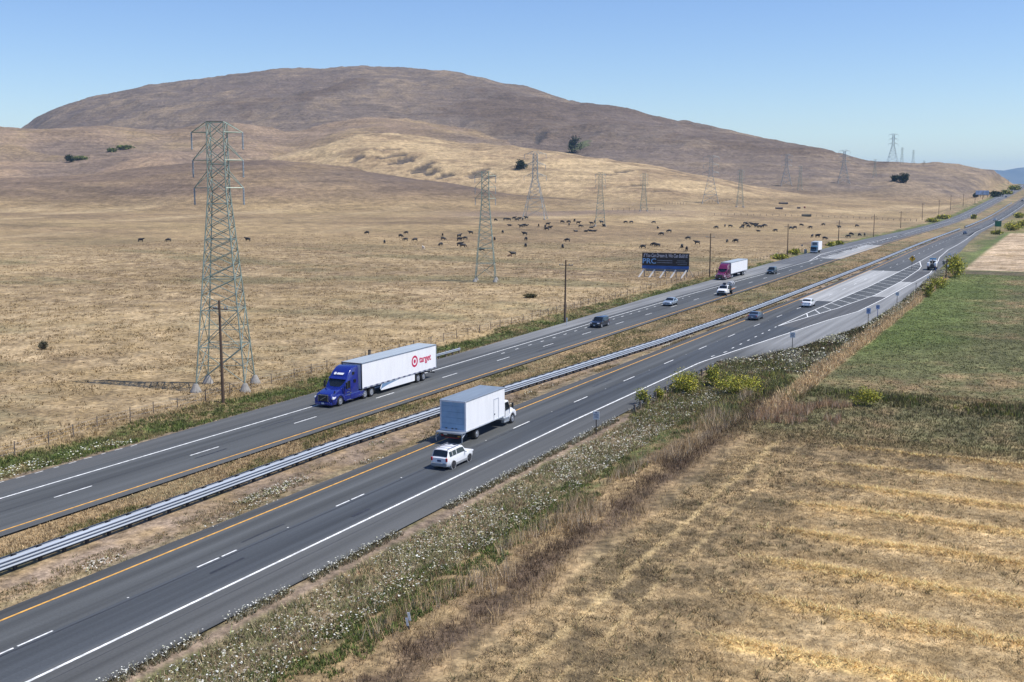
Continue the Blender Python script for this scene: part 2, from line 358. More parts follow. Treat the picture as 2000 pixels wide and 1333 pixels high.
def build_ground():
    az = np.concatenate([np.arange(-180, -37, 4.0), np.arange(-34, -30, .25), np.arange(-30, 32, .066), np.arange(32, 36, .25), np.arange(38, 180, 4.0)])
    az = np.radians(az)
    rr = np.concatenate([[2, 8, 14, 20], np.exp(np.linspace(math.log(24), math.log(480), 360)), np.exp(np.linspace(math.log(482), math.log(3300), 600)), [3800, 4400, 5200, 6500, 8500, 11000, 13000, 15500]])
    A, Rr = np.meshgrid(az, rr)
    a = A-CAM_YAW
    x = Rr*np.sin(a); y = Rr*np.cos(a)
    z, u, Z, lr, dom, hill, g, w = terrain(x, y, True)
    z = np.where(Rr > 9000, -8*sstep(9000, 15000, Rr), z)
    col = near_colour(x, y, lr)
    # hills: dry grass, darker and redder with height, pale on the front knolls
    n1 = fbm(x/70, y/70, 61, 4); n2 = fbm(x/18, y/18, 62, 3); n3 = fbm(x/260, y/260, 63, 3); st = fbm(x/160+.4*n1, y/30, 64, 3)
    one = np.ones_like(x)
    base = mixc(one[..., None]*TAN, STRAW, .35+.8*n1+.5*st); base = mixc(base, BROWN, .30+.8*st+.5*n2+.6*n3)
    cA = mixc(one[..., None]*PURP, C(.235, .177, .116), .20+.9*n1+.8*n2+.45*sstep(900, 1700, u)); cA = mixc(cA, UMBER, sstep(.03, .35, fbm(x/210, y/420, 66, 4)+.3*n2)*.85-.1*n2)
    cB = mixc(one[..., None]*C(.25, .18, .118), STRAW, .15+.8*n1+.4*n2); cB = mixc(cB, BROWN, .22+.8*st)
    cC = mixc(one[..., None]*C(.42, .31, .172), C(.29, .205, .118), .12+1.0*n1+.5*n2); cC = mixc(cC, BROWN, sstep(.15, .5, st+.3*n2)*.6)
    cC = mixc(cC, C(.26, .18, .12), sstep(520, 380, u)*.75)
    cD = mixc(one[..., None]*C(.175, .125, .085), TAN, .15+.8*n1); cD = mixc(cD, UMBER, .15+.7*st+sstep(560, 760, u)*.25)
    hc = base
    for i, cc in ((1, cA), (2, cB), (3, cC), (4, cD)):
        hc = np.where((dom == i)[..., None] & True, mixc(base, cc, np.clip(hill/14, 0, 1)), hc)
    hc = mixc(hc, C(.15, .115, .09), np.clip((.04-g)*2.4, 0, .7)*np.clip(hill/30, 0, 1))           # darker tone in the gully bottoms
    # dark grazed band and pale track at the foot of the hills
    py = project(x, y, z)[1]
    far = sstep(330, 520, Z)
    n5 = fbm(x/35, y/90, 71, 3)
    fld = mixc(mixc(one[..., None]*STRAW, TAN, .45+.9*n1+.4*n2), BROWN, .12+.9*st+.5*n3)
    fld = mixc(fld, PALE, sstep(.1, .5, n5)*.6)
    col = np.where((lr < -96)[..., None], mixc(col, fld, far*.85), col)
    band = sstep(60, 20, np.abs(Z-(745+60*fbm(x/120, y/120, 73, 3)-.05*(u-1000))))*sstep(800, 960, u)*sstep(1420, 1240, u)
    col = np.where((lr < -96)[..., None], mixc(col, C(.185, .135, .098), band*.75), col)
    hillm = w*np.clip(hill/10, 0, 1)
    col = col+(hc-col)*hillm[..., None]
    # bare eroded cuts on the pale knoll
    for (su, sv, ru, rv, dk) in SCARS:
        P = hit(su, sv)
        if P is None: continue
        dx = x-P[0]; dy = y-P[1]; dd = math.hypot(P[0], P[1]); ex, ey = P[0]/dd, P[1]/dd
        al = dx*ey-dy*ex; rad = dx*ex+dy*ey
        wx = ru*P[3]/CAM_F; wy = rv
        q = (al/wx)**2+(rad/wy)**2+1.5*fbm((al+.5*rad)/16, rad/5, 81, 3)
        m_ = sstep(.95, .6, q)*sstep(2.4*max(wx, wy), max(wx, wy), np.hypot(al, rad))
        col = mixc(col, C(.075, .064, .056) if dk else C(.10, .115, .05), m_*.85); z = z-m_*(2.2 if dk else 0)
    nr, na = x.shape
    verts = np.stack([x, y, z], -1).reshape(-1, 3)
    i = np.arange(nr-1)[:, None]*na; j = np.arange(na)[None]; jn = (j+1) % na
    F = np.stack([i+j, i+jn, i+na+jn, i+na+j], -1).reshape(-1, 4)
    me = bpy.data.meshes.new('ground'); add_mesh(me, verts, F, col.reshape(-1, 3), smooth=True)
    me.materials.append(vcol_material('ground_dry_grass', 'tint', fine=1.7, amp=.50, bump=.7, big=.045, bigamp=.12, bdist=.25, micro=7))
    o = bpy.data.objects.new('ground', me); COL.objects.link(o); tag(o, 'dry grassland running from the highway verges up into the hills', 'ground', kind='structure')
def add_mesh(me, verts, F, col=None, smooth=False, corner=None):
    nv = len(verts); nf, k = F.shape
    me.vertices.add(nv); me.vertices.foreach_set('co', np.ascontiguousarray(verts, np.float32).ravel())
    me.loops.add(nf*k); me.loops.foreach_set('vertex_index', F.astype(np.int32).ravel())
    me.polygons.add(nf); me.polygons.foreach_set('loop_start', (np.arange(nf)*k).astype(np.int32))
    if smooth: me.polygons.foreach_set('use_smooth', np.ones(nf, bool))
    me.update(calc_edges=True)
    if col is not None:
        at = me.color_attributes.new('tint', 'FLOAT_COLOR', 'POINT')
        c4 = np.ones((nv, 4), np.float32); c4[:, :3] = col; at.data.foreach_set('color', c4.ravel())
    if corner is not None:
        at = me.color_attributes.new('tint', 'FLOAT_COLOR', 'CORNER')
        c4 = np.ones((nf*k, 4), np.float32); c4[:, :3] = np.repeat(corner, k, 0); at.data.foreach_set('color', c4.ravel())
SCARS = [(763,292,34,6,1),(700,308,20,8,1),(772,303,40,6,1),(790,313,30,10,1),(825,328,26,14,1),(845,335,18,10,1),(872,342,22,8,1),(935,337,24,12,1),(955,345,20,8,1),(1188,340,26,9,1),(1222,334,24,8,1),(1240,362,40,6,1),(1290,372,26,5,1),(1058,264,12,20,1),(1050,272,6,34,1),(1135,284,24,14,0)]
build_ground()

def hills_far():
    """blue ridge across the bay, a dozen kilometres off"""
    us = np.linspace(1500, 5200, 130); rings = []; D0 = 13500.0
    top = 332-9*np.exp(-((us-2150)/240)**2)+7*fbm(us/130, us*0, 91, 3)-6*sstep(2200, 3400, us); top = np.where(us < 1900, top+(1900-us)*.02, top)
    V = []; 
    for k, (fz, dd) in enumerate(((-.2, -900), (.35, -500), (.75, -220), (1, 0), (.5, 800), (-.2, 1600))):
        X = (us-1000)/CAM_F*CP*(D0+dd); Y = np.full_like(X, D0+dd); h = h_at(top, D0)*fz+25*fbm(us/40, us*0+k, 93, 3)*(fz > 0)
        V.append(np.stack([X*CT-Y*ST, X*ST+Y*CT, h-15], -1))
    V = np.stack(V); n = V.shape[1]
    i = np.arange(5)[:, None]*n; j = np.arange(n-1)[None]
    F = np.stack([i+j, i+j+1, i+n+j+1, i+n+j], -1).reshape(-1, 4)
    me = bpy.data.meshes.new('far_hills'); add_mesh(me, V.reshape(-1, 3), F, smooth=True)
    me.materials.append(mat('far_hill_scrub', (.10, .10, .075), .95, vary=.3, scale=.004))
    o = bpy.data.objects.new('far_hills', me); COL.objects.link(o); tag(o, 'hazy blue ridge on the horizon beyond the highway crest', 'hills', kind='structure')
hills_far()

# ------------------------------------------------------------------ highway: two carriageways, paint
def T(pts): return lambda s: np.interp(s, [p[0] for p in pts], [p[1] for p in pts])
YN = T([(0, -50.55), (100, -50.45), (141, -49.95), (173, -49.4), (215, -48.3), (260, -47.6), (330, -47.5), (430, -48.2), (551, -48.8), (650, -49.6), (860, -49.6), (3000, -49.6)])
WN = T([(0, -42.95), (100, -43.0), (141, -42.4), (154, -40.9), (176, -38.4), (195, -36.2), (212, -33.6), (237, -32.7), (282, -32.0), (313, -31.5), (352, -33.6), (383, -35.9), (430, -37.4), (470, -37.5), (520, -38.2), (620, -41), (820, -41.6), (3000, -41.6)])
RN = T([(0, -39.5), (130, -39.9), (143, -40.6), (148, -37.6), (160, -33.9), (180, -30.7), (192, -29.2), (218, -28.7), (251, -28.9), (302, -30.2), (361, -31.4), (425, -32.6), (500, -35.4), (620, -38.2), (820, -39.2), (3000, -39.2)])
GL = T([(184, -42.0), (215, -41.3), (266, -39.9), (350, -39.3), (430, -39.8), (437, -39.8)])
GR = T([(184, -42.0), (217, -37.9), (226, -37.3), (245, -35.5), (283, -35.0), (325, -35.6), (338, -36.5), (352, -38.4), (360, -39.35)])
YS = T([(0, -63.95), (270, -63.8), (430, -64.4), (860, -64.6), (3000, -66)])
WS = T([(0, -70.7), (93, -70.8), (153, -71.1), (185, -71.6), (230, -71.6), (290, -70.6), (345, -70.0), (380, -69.6), (470, -69.6), (545, -69.8), (650, -71.6), (3000, -73.3)])
LS = T([(0, -74.4), (74, -74.8), (100, -75.4), (134, -75.1), (171, -75.8), (220, -77.4), (270, -77.8), (330, -79.0), (440, -79.2), (520, -77.8), (640, -76.2), (800, -76.0), (3000, -77)])
GS = T([(345, -70.0), (382, -73.6), (420, -73.3), (469, -71.4), (545, -69.8)])
def strip(name, label, cols, s0, s1, step, dz, colour):
    """paved strip: cols = list of functions of s (left to right); colour(col index, s)"""
    s = np.arange(s0, s1+step, step); s = np.where(s > 900, s, s)
    X = np.stack([c(s)+roadx(s) for c in cols], -1); Y = np.repeat(s[:, None], len(cols), 1)
    Z = np.repeat(roadz(s)[:, None], len(cols), 1)+dz
    V = np.stack([X, Y, Z], -1); n = len(cols)
    i = np.arange(len(s)-1)[:, None]*n; j = np.arange(n-1)[None]
    F = np.stack([i+j, i+j+1, i+n+j+1, i+n+j], -1)
    cc = np.array([[colour(jj, s[ii]+step/2) for jj in range(n-1)] for ii in range(len(s)-1)])
    me = bpy.data.meshes.new(name); add_mesh(me, V.reshape(-1, 3), F.reshape(-1, 4), corner=cc.reshape(-1, 3))
    me.materials.append(PAVE); o = bpy.data.objects.new(name, me); COL.objects.link(o); return tag(o, label, 'road', kind='structure')
PAVE = vcol_material('asphalt', 'tint', fine=7, amp=.10, rough=.82, bump=.10, big=1.0, bigamp=.30, bdist=.02, stretch=(1.1, .022, 1), micro=34)
def K(f, d): return lambda s: f(s)+d
A_OLD, A_DK, A_SH, A_LT, CONC = C(.080, .085, .086), C(.061, .068, .075), C(.093, .096, .095), C(.225, .23, .228), C(.335, .34, .333)
def nb_col(j, s):
    if 228 < s < 316 and 1 <= j <= 6: return CONC*(1.0 if 2 <= j <= 5 else .92)
    if 242 < s < 282.5 and j in (9, 10): return CONC
    if s > 316 and j <= 7: return lerp(A_OLD, C(.105, .108, .108), np.clip((s-316)/60, 0, 1))
    if j == 0: return A_SH*.75
    if j == 1: return A_OLD
    if j == 2: return A_OLD*1.05
    if j == 3: return A_OLD*.97
    if j == 4: return A_DK*1.05
    if j == 5: return A_DK*.95
    if j == 6: return A_OLD*.92 if s > 184 else A_DK*1.1
    if j in (7, 8): return A_OLD*1.1
    if s > 318: return C(.13, .133, .132)
    if j in (9, 10): return C(.088, .090, .091)
    return A_SH if s < 150 else lerp(A_SH, A_LT*.95, np.clip((s-150)/14, 0, 1))
def WNc(s): return WN(s)
MID = lambda s: np.where(s < 184, WN(s)-.0, np.minimum(GR(np.clip(s, 184, 360)), WN(s)-.4))
MIDL = lambda s: np.where(s < 184, WN(s)-.35, GL(np.clip(s, 184, 437)))
ncols = [K(YN, -1.25), K(YN, -.05), K(YN, 1.2), K(YN, 2.6), K(YN, 3.66), K(YN, 4.9), K(YN, 6.2), lambda s: np.maximum(YN(s)+6.9, np.minimum(MIDL(s), WN(s)-.3)), lambda s: np.maximum(YN(s)+7.0, MID(s)-.02), lambda s: np.maximum(YN(s)+7.05, MID(s)), lambda s: np.maximum(YN(s)+7.1, (np.maximum(MID(s), YN(s)+7.05)+WN(s))/2), lambda s: np.maximum(WN(s), YN(s)+7.15), lambda s: np.maximum(RN(s), YN(s)+8)]
strip('northbound_road', 'dark asphalt carriageway with pale concrete slabs right of the median rail', ncols, 10, 2300, 1.0, 0.0, nb_col)
def sb_col(j, s):
    if 361 < s < 452 and j >= 3: return CONC*.95 if s < 449 else CONC*.8
    if 425 < s < 448 and j == 1: return CONC*.8
    if s > 452 and j >= 2: return lerp(C(.098, .101, .104), C(.125, .128, .13), np.clip((s-452)/200, 0, 1))
    if j == 0: return A_SH*1.05 if s < 118 else lerp(A_SH, A_LT*.93, np.clip((s-118)/50, 0, 1))*(1-.12*math.sin(s*.13)**2) if s < 330 else C(.125, .13, .135)
    if j in (1, 2): return A_OLD if s < 330 else C(.105, .109, .112)
    if j == 3: return A_OLD*.96
    if j in (4, 5): return A_OLD*1.06
    return A_SH*.95
scols = [LS, K(WS, -1.2), K(WS, -.2), lambda s: YS(s)-5.9, lambda s: YS(s)-3.6, lambda s: YS(s)-1.7, lambda s: YS(s)+.05, K(YS, .95)]
strip('southbound_road', 'dark asphalt carriageway left of the median rail', scols, 10, 2300, 1.0, 0.0, sb_col)
class Paint:
    def __init__(s): s.V = []; s.F = []
    def line(s, f, s0, s1, w, dz=.012, step=2.0):
        n = max(2, int((s1-s0)/step)+1); t = np.linspace(s0, s1, n); x = f(t)+roadx(t); z = roadz(t)+dz
        k = len(s.V)
        for a, b, c in zip(x, t, z): s.V += [(a-w/2, b, c), (a+w/2, b, c)]
        for i in range(n-1): s.F.append((k+2*i, k+2*i+1, k+2*i+3, k+2*i+2))
    def seg(s, p, q, w, dz=.014):
        p = Vector((*p, 0)); q = Vector((*q, 0)); d = (q-p).normalized(); nn = Vector((-d.y, d.x, 0))*w/2; k = len(s.V)
        for a in (p-nn, p+nn, q+nn, q-nn): s.V.append((a.x, a.y, float(roadz(a.y))+dz))
        s.F.append((k+3, k+2, k+1, k))
    def build(s, name, m, label):
        me = bpy.data.meshes.new(name); me.from_pydata(s.V, [], s.F); me.materials.append(m)
        o = bpy.data.objects.new(name, me); COL.objects.link(o); return tag(o, label, 'markings', kind='structure')
def paint_mat(name, col):
    m = mat(name, col, .7, vary=.34, scale=2.2); return m
wp = Paint(); yp = Paint()
wp.line(WN, 12, 2200, .19); wp.line(WS, 12, 2200, .17)
yp.line(YN, 12, 2200, .16); yp.line(YS, 12, 2200, .16)
for k in range(-2, 120):
    s0 = 35.36+14.63*k; 
    if s0 < 12: continue
    dk = K(YN, 3.66)
    if k in (0, 1, 2):   # worn dashes broken in two or three
        g = (.36, .58, .50)[k]
        wp.line(dk, s0, s0+3.66*g-.12, .13); wp.line(dk, s0+3.66*g+.12, s0+3.66, .13)
    else: wp.line(dk, s0, s0+3.66, .13 if s0 < 400 else .16)
    wp.line(dk, s0+8.9, s0+9.02, .12)
for k in range(-3, 115):
    s0 = 56.94+14.63*k
    if s0 > 12: wp.line(lambda s: YS(s)-3.4, s0, s0+3.66, .14 if s0 < 400 else .16)
for k in range(9): wp.line(K(WN, -.75), 146.5+k*4.4, 147.7+k*4.4, .16) if k < 2 else wp.line(lambda s: -42.05+0*s, 146.5+k*4.4, 147.7+k*4.4, .17)
for k in range(21): wp.line(K(WS, 1.35), 136+k*4.4, 137.1+k*4.4, .15)
wp.line(GL, 184, 437, .19); wp.line(GR, 184, 358, .19); wp.seg((float(GR(338)), 338), (float(GL(360)), 360), .24)
s0 = 203.0; st = 6.6
while s0 < 352:
    a = (float(GL(s0+1.5)), s0+1.5); b = (float(GR(min(s0-4.2, 352))), s0-4.2)
    if b[0]-a[0] > .7: wp.seg(a, b, .17)
    s0 += st; st = 6.6+(s0-203)*.022
wp.line(GS, 345, 545, .2)
s0 = 358.0
while s0 < 530:
    a = float(WS(s0)); b = float(GS(s0+6)); 
    if a-b > .7: wp.seg((a, s0), (b, s0+6), .16)
    s0 += 9.5
jp = Paint(); jp.line(lambda s: YN(s)+3.98+.03*np.sin(s*.31)+.02*np.sin(s*1.7), 12, 225, .10, .005); jp.line(lambda s: WN(s)+.85+.06*np.sin(s*.13), 12, 140, .045, .005); jp.line(lambda s: YS(s)-3.9+.03*np.sin(s*.27), 12, 330, .06, .005)
for (a, b, ln, w_) in ((-45.4, 49.5, 3.2, .22), (-44.3, 63, 2.2, .3), (-47.6, 55, 4.5, .16), (-45.2, 101, 5, .2), (-48.4, 118, 6, .18), (-66.2, 71, 4, .2), (-68.9, 83, 5, .18), (-44.8, 133, 5, .22), (-66, 140, 6, .2)):
    jp.line(lambda s, a=a: a+.04*np.sin(s*1.3), b, b+ln, w_, .005)
jp.build('tar_joints', mat('tar', (.028, .029, .032), .6, vary=.4, scale=.8), 'dark tar joints running along the lanes')
wp.build('white_road_paint', paint_mat('white_paint', (.74, .75, .73)), 'white edge lines, lane dashes and hatched gores on both carriageways')
yp.build('yellow_road_paint', paint_mat('yellow_paint', (.68, .36, .07)), 'yellow lines along both edges of the median')

# ------------------------------------------------------------------ vehicles (local frame: nose towards +Y, +X = right-hand side)
RUBBER = mat('rubber', (.018, .018, .019), .8, vary=.25, scale=9)
STEEL = mat('bright_rim', (.62, .63, .65), .32, .85, vary=.12, scale=7)
ALLOY = mat('dull_alloy', (.30, .31, .33), .4, .7, vary=.15, scale=7)
GLASS = mat('tinted_glass', (.012, .016, .020), .06, vary=.2, scale=2, spec=.7)
BLACK = mat('black_plastic', (.022, .023, .025), .55, vary=.25, scale=6)
CHASSIS = mat('chassis_black', (.028, .028, .030), .7, vary=.3, scale=3)
CHROME = mat('chrome', (.72, .74, .77), .15, 1.0, vary=.06, scale=4)
WHITE = mat('white_paint_body', (.80, .81, .82), .3, vary=.035, scale=.8, coat=.5)
BOXWHITE = mat('white_box_panel', (.85, .855, .865), .42, vary=.045, scale=1.1, stretch=(1.6, 1.6, .35))
SHEET = mat('roof_sheet', (.36, .41, .44), .5, vary=.10, scale=.7, stretch=(3, .25, 1))
GREYCLAD = mat('grey_cladding', (.27, .28, .29), .5, vary=.1, scale=3)
REDLAMP = mat('red_lamp', (.42, .015, .02), .2, vary=.1, scale=8, coat=.6)
CLEARLAMP = mat('clear_lamp', (.80, .82, .85), .12, vary=.08, scale=8, coat=.8)
AMBER = mat('amber_lamp', (.65, .26, .03), .25, vary=.1, scale=8)
PLATE = mat('licence_plate', (.62, .64, .66), .5, vary=.1, scale=20)
DARKPLATE = mat('dark_plate', (.05, .07, .16), .5, vary=.2, scale=20)
LOGORED = mat('logo_crimson', (.56, .012, .085), .45, vary=.05, scale=3)

def wheel(parent, x, y, r, wdt, rimm=None, out=1, hubr=.62, dual=False):
    """tyre with a dished rim as its child; out = side the rim faces"""
    m = MB(); h = wdt/2
    m.lathe((0, 0, 0), 'x', [(r*.60, -h*.9), (r*.90, -h), (r*.985, -h*.8), (r, -h*.4), (r, h*.4), (r*.985, h*.8), (r*.90, h), (r*.60, h*.9)], 24)
    if dual: 
        m.lathe((-out*(wdt+.05), 0, 0), 'x', [(r*.60, -h*.9), (r*.93, -h), (r, -h*.5), (r, h*.5), (r*.93, h), (r*.60, h*.9)], 24)
    t = m.build('wheel', RUBBER, parent, smooth=True, loc=(x, y, r))
    q = MB(); s = out
    q.lathe((0, 0, 0), 'x', [(r*hubr, s*(h+.012)), (r*hubr*.92, s*(h+.022)), (r*hubr*.70, s*(h-.03)), (r*hubr*.38, s*(h-.01)), (r*hubr*.34, s*(h+.04)), (r*.08, s*(h+.05))], 20)
    if dual is False:
        for k in range(5):
            a = 2*math.pi*k/5; q.box((s*(h+.006), r*hubr*.62*math.cos(a), r*hubr*.62*math.sin(a)), (.02, r*.16, r*.16))
    q.build('rim', rimm or ALLOY, t, smooth=True)
    return t
def arch(parent_mb, x, y, r, side):
    parent_mb.lathe((0, y, r*.98), 'x', [(r*1.17, side*(x-.25)), (r*1.17, side*(x+.004))], 22)

def car(name, label, cat, loc, rz, paint, kind='sedan', L=4.7, W=1.82, H=1.45, group='cars and trucks driving on the highway', rim=None, tail=False, clad=None):
    root = thing(name, label, cat, loc, rz, group)
    f, b = L/2, -L/2
    if kind == 'sedan':
        top = [(f, .50), (f-.10, .66), (f-.55, .80), (.95, .93), (.10, H-.03), (-.45, H), (-1.00, H-.05), (-1.78, 1.04), (b+.10, 1.00), (b, .80)]
        cab = (3, 4, 6, 7); belt = .90; wr = .77
    elif kind == 'hatch':
        top = [(f, .55), (f-.10, .74), (f-.5, .90), (1.0, 1.02), (.25, H-.04), (-.4, H), (-1.3, H-.08), (b+.32, 1.12), (b+.06, 1.00), (b, .75)]
        cab = (3, 4, 6, 7); belt = .98; wr = .78
    else:   # boxy suv
        top = [(f, .62), (f-.08, .88), (f-.45, 1.00), (.98, 1.08), (.42, H-.05), (-.1, H), (b+.35, H-.03), (b+.12, 1.10), (b+.02, 1.02), (b, .7)]
        cab = (3, 4, 6, 7); belt = 1.03; wr = .79
    w = W/2
    def hw(y):
        e = min(f-y, y-b); return w*(.80+.20*min(1, max(0, e/.55))**.6)
    def ring(y, zt):
        a = hw(y); bl = min(belt, zt-.04); g = np.clip((zt-belt)/(H-belt), 0, 1); r_ = lerp(.93, wr, g)*a; zb = .26 if abs(y) < f-.3 else .32
        half = [(a*.86, zb), (a*.97, zb+.10), (a, .55*bl+.15), (a*.975, bl), (r_, zt-.045*(.5+g)), (r_*.80, zt), (0, zt+.02*g+.012)]
        return [(p[0], y, p[1]) for p in half]+[(-p[0], y, p[1]) for p in half[-2::-1]]
    ys = []
    for i in range(len(top)-1):
        n = 3 if abs(top[i][0]-top[i+1][0]) > .35 else 1
        for k in range(n): t = k/n; ys.append((lerp(top[i][0], top[i+1][0], t), lerp(top[i][1], top[i+1][1], t)))
    ys.append(top[-1])
    body = MB().loft([ring(*q) for q in ys]).build('body', paint, root, smooth=True)
    zt = lambda y: float(np.interp(-y, [-p[0] for p in top], [p[1] for p in top]))
    def ringpt(y, k, off):
        r = ring(y, zt(y)); i = int(k); t = k-i; p = Vector(r[i]).lerp(Vector(r[min(i+1, 12)]), t); return p
    def patch(y0, y1, k0, k1, out, ny=4, nk=2, y0b=None, y1b=None):
        m = MB(); vs = []
        for i in range(ny+1):
            for j in range(nk+1):
                kj = j/nk; ya = lerp(y0, y0 if y0b is None else y0b, kj); yb = lerp(y1, y1 if y1b is None else y1b, kj)
                vs.append(ringpt(lerp(ya, yb, i/ny), lerp(k0, k1, kj), 0)+Vector(out))
        m.add(vs, [(i*(nk+1)+j, i*(nk+1)+j+1, (i+1)*(nk+1)+j+1, (i+1)*(nk+1)+j) for i in range(ny) for j in range(nk)]); return m
    yc, yr, yk, yt = top[cab[0]][0], top[cab[1]][0], top[cab[2]][0], top[cab[3]][0]
    # windscreen and rear window: slabs lying on the slopes
    def slope(ya, yb, fr0, fr1, nm):
        m = MB(); vs = []; d = Vector((0, zt(ya)-zt(yb), ya-yb)); d = Vector((0, (zt(yb)-zt(ya)) if ya > yb else -(zt(yb)-zt(ya)), abs(ya-yb))).normalized() if True else d
        nrm = Vector((0, abs(zt(ya)-zt(yb))*(1 if ya > yb else 1), abs(ya-yb))).normalized()
        if zt(ya) > zt(yb): nrm.y *= -1
        for t in (fr0, (fr0+fr1)/2, fr1):
            y = lerp(ya, yb, t); 
            for k in (4.25, 5, 6, 7, 7.75):
                vs.append(ringpt(y, k, 0)+nrm*.014)
        m.add(vs, [(i*5+j, i*5+j+1, (i+1)*5+j+1, (i+1)*5+j) for i in range(2) for j in range(4)]); return m.build(nm, GLASS, root, smooth=True)
    slope(yc, yr, .10, .93, 'windshield')
    slope(yk, yt, .08, .86 if kind != 'suv' else .95, 'rear_window')
    m0 = lerp(yr, yk, .50)
    for s in (1, -1):
        k0, k1 = (3.16, 3.86)
        if s == -1: k0, k1 = 12-k0, 12-k1
        segs = [(lerp(yc, yr, .52), m0+.05, lerp(yc, yr, .95)), (m0-.05, lerp(yk, m0, .03) if kind != 'suv' else lerp(m0, yk, .55), None)]
        if kind == 'suv': segs.append((lerp(m0, yk, .62), lerp(m0, yk, .97), None))
        else: segs[1] = (m0-.05, lerp(yk, yt, .30 if kind == 'sedan' else .2), None)
        for (a_, b_, at) in segs:
            bb = None if at is not None or kind == 'suv' else lerp(yk, yt, .04)
            patch(a_, b_, k0, k1, (s*.012, 0, .004), y0b=at, y1b=bb).build('side_window', GLASS, root)
    wr_ = .34 if kind == 'sedan' else .37
    ya, yb2 = f-.88, b+.92
    for y in (ya, yb2):
        for s in (1, -1): wa = MB(); arch(wa, w*.985, y, wr_, s); wa.build('wheel_arch', BLACK if not clad else clad, root, smooth=True)
    for y in (ya, yb2):
        for s in (1, -1): wheel(root, s*(w-.10), y, wr_, .22, rim, s)
    for s in (1, -1): MB().box((s*(w*.985), 0, .36), (.03, L*.56, .20 if clad else .09)).build('sill', clad or BLACK, root, bevel=.012)
    fb = MB().box((0, f+.015, .44), (W*.80, .10, .26)); fb.build('front_bumper', clad or (paint if kind != 'suv' else BLACK), root, bevel=.04)
    MB().box((0, f+.03, .66 if kind != 'suv' else .74), (W*.46, .06, .16)).build('grille', BLACK, root, bevel=.015)
    MB().box((0, b-.015, .48), (W*.84, .12, .28)).build('rear_bumper', clad or paint, root, bevel=.04)
    for s in (1, -1):
        MB().box((s*w*.68, f-.045, .70 if kind != 'suv' else .80), (.36, .16, .15)).build('headlight', CLEARLAMP, root, bevel=.03)
        MB().box((s*w*.78, b+.02, .82 if kind == 'sedan' else .92), (.26 if kind != 'suv' else .16, .12, .15 if kind != 'suv' else .30)).build('tail_light', REDLAMP, root, bevel=.03)
        MB().box((s*(w+.08), yc-.42, belt+.06), (.20, .12, .14)).build('mirror', paint if kind != 'suv' else paint, root, bevel=.03)
    MB().box((0, f+.075, .46), (.32, .015, .15)).build('licence_plate', PLATE, root)
    MB().box((0, b-.085 if kind == 'sedan' else b-.01, .62 if kind == 'sedan' else .80), (.36, .02, .17)).build('licence_plate', PLATE if kind != 'suv' else DARKPLATE, root)
    return root

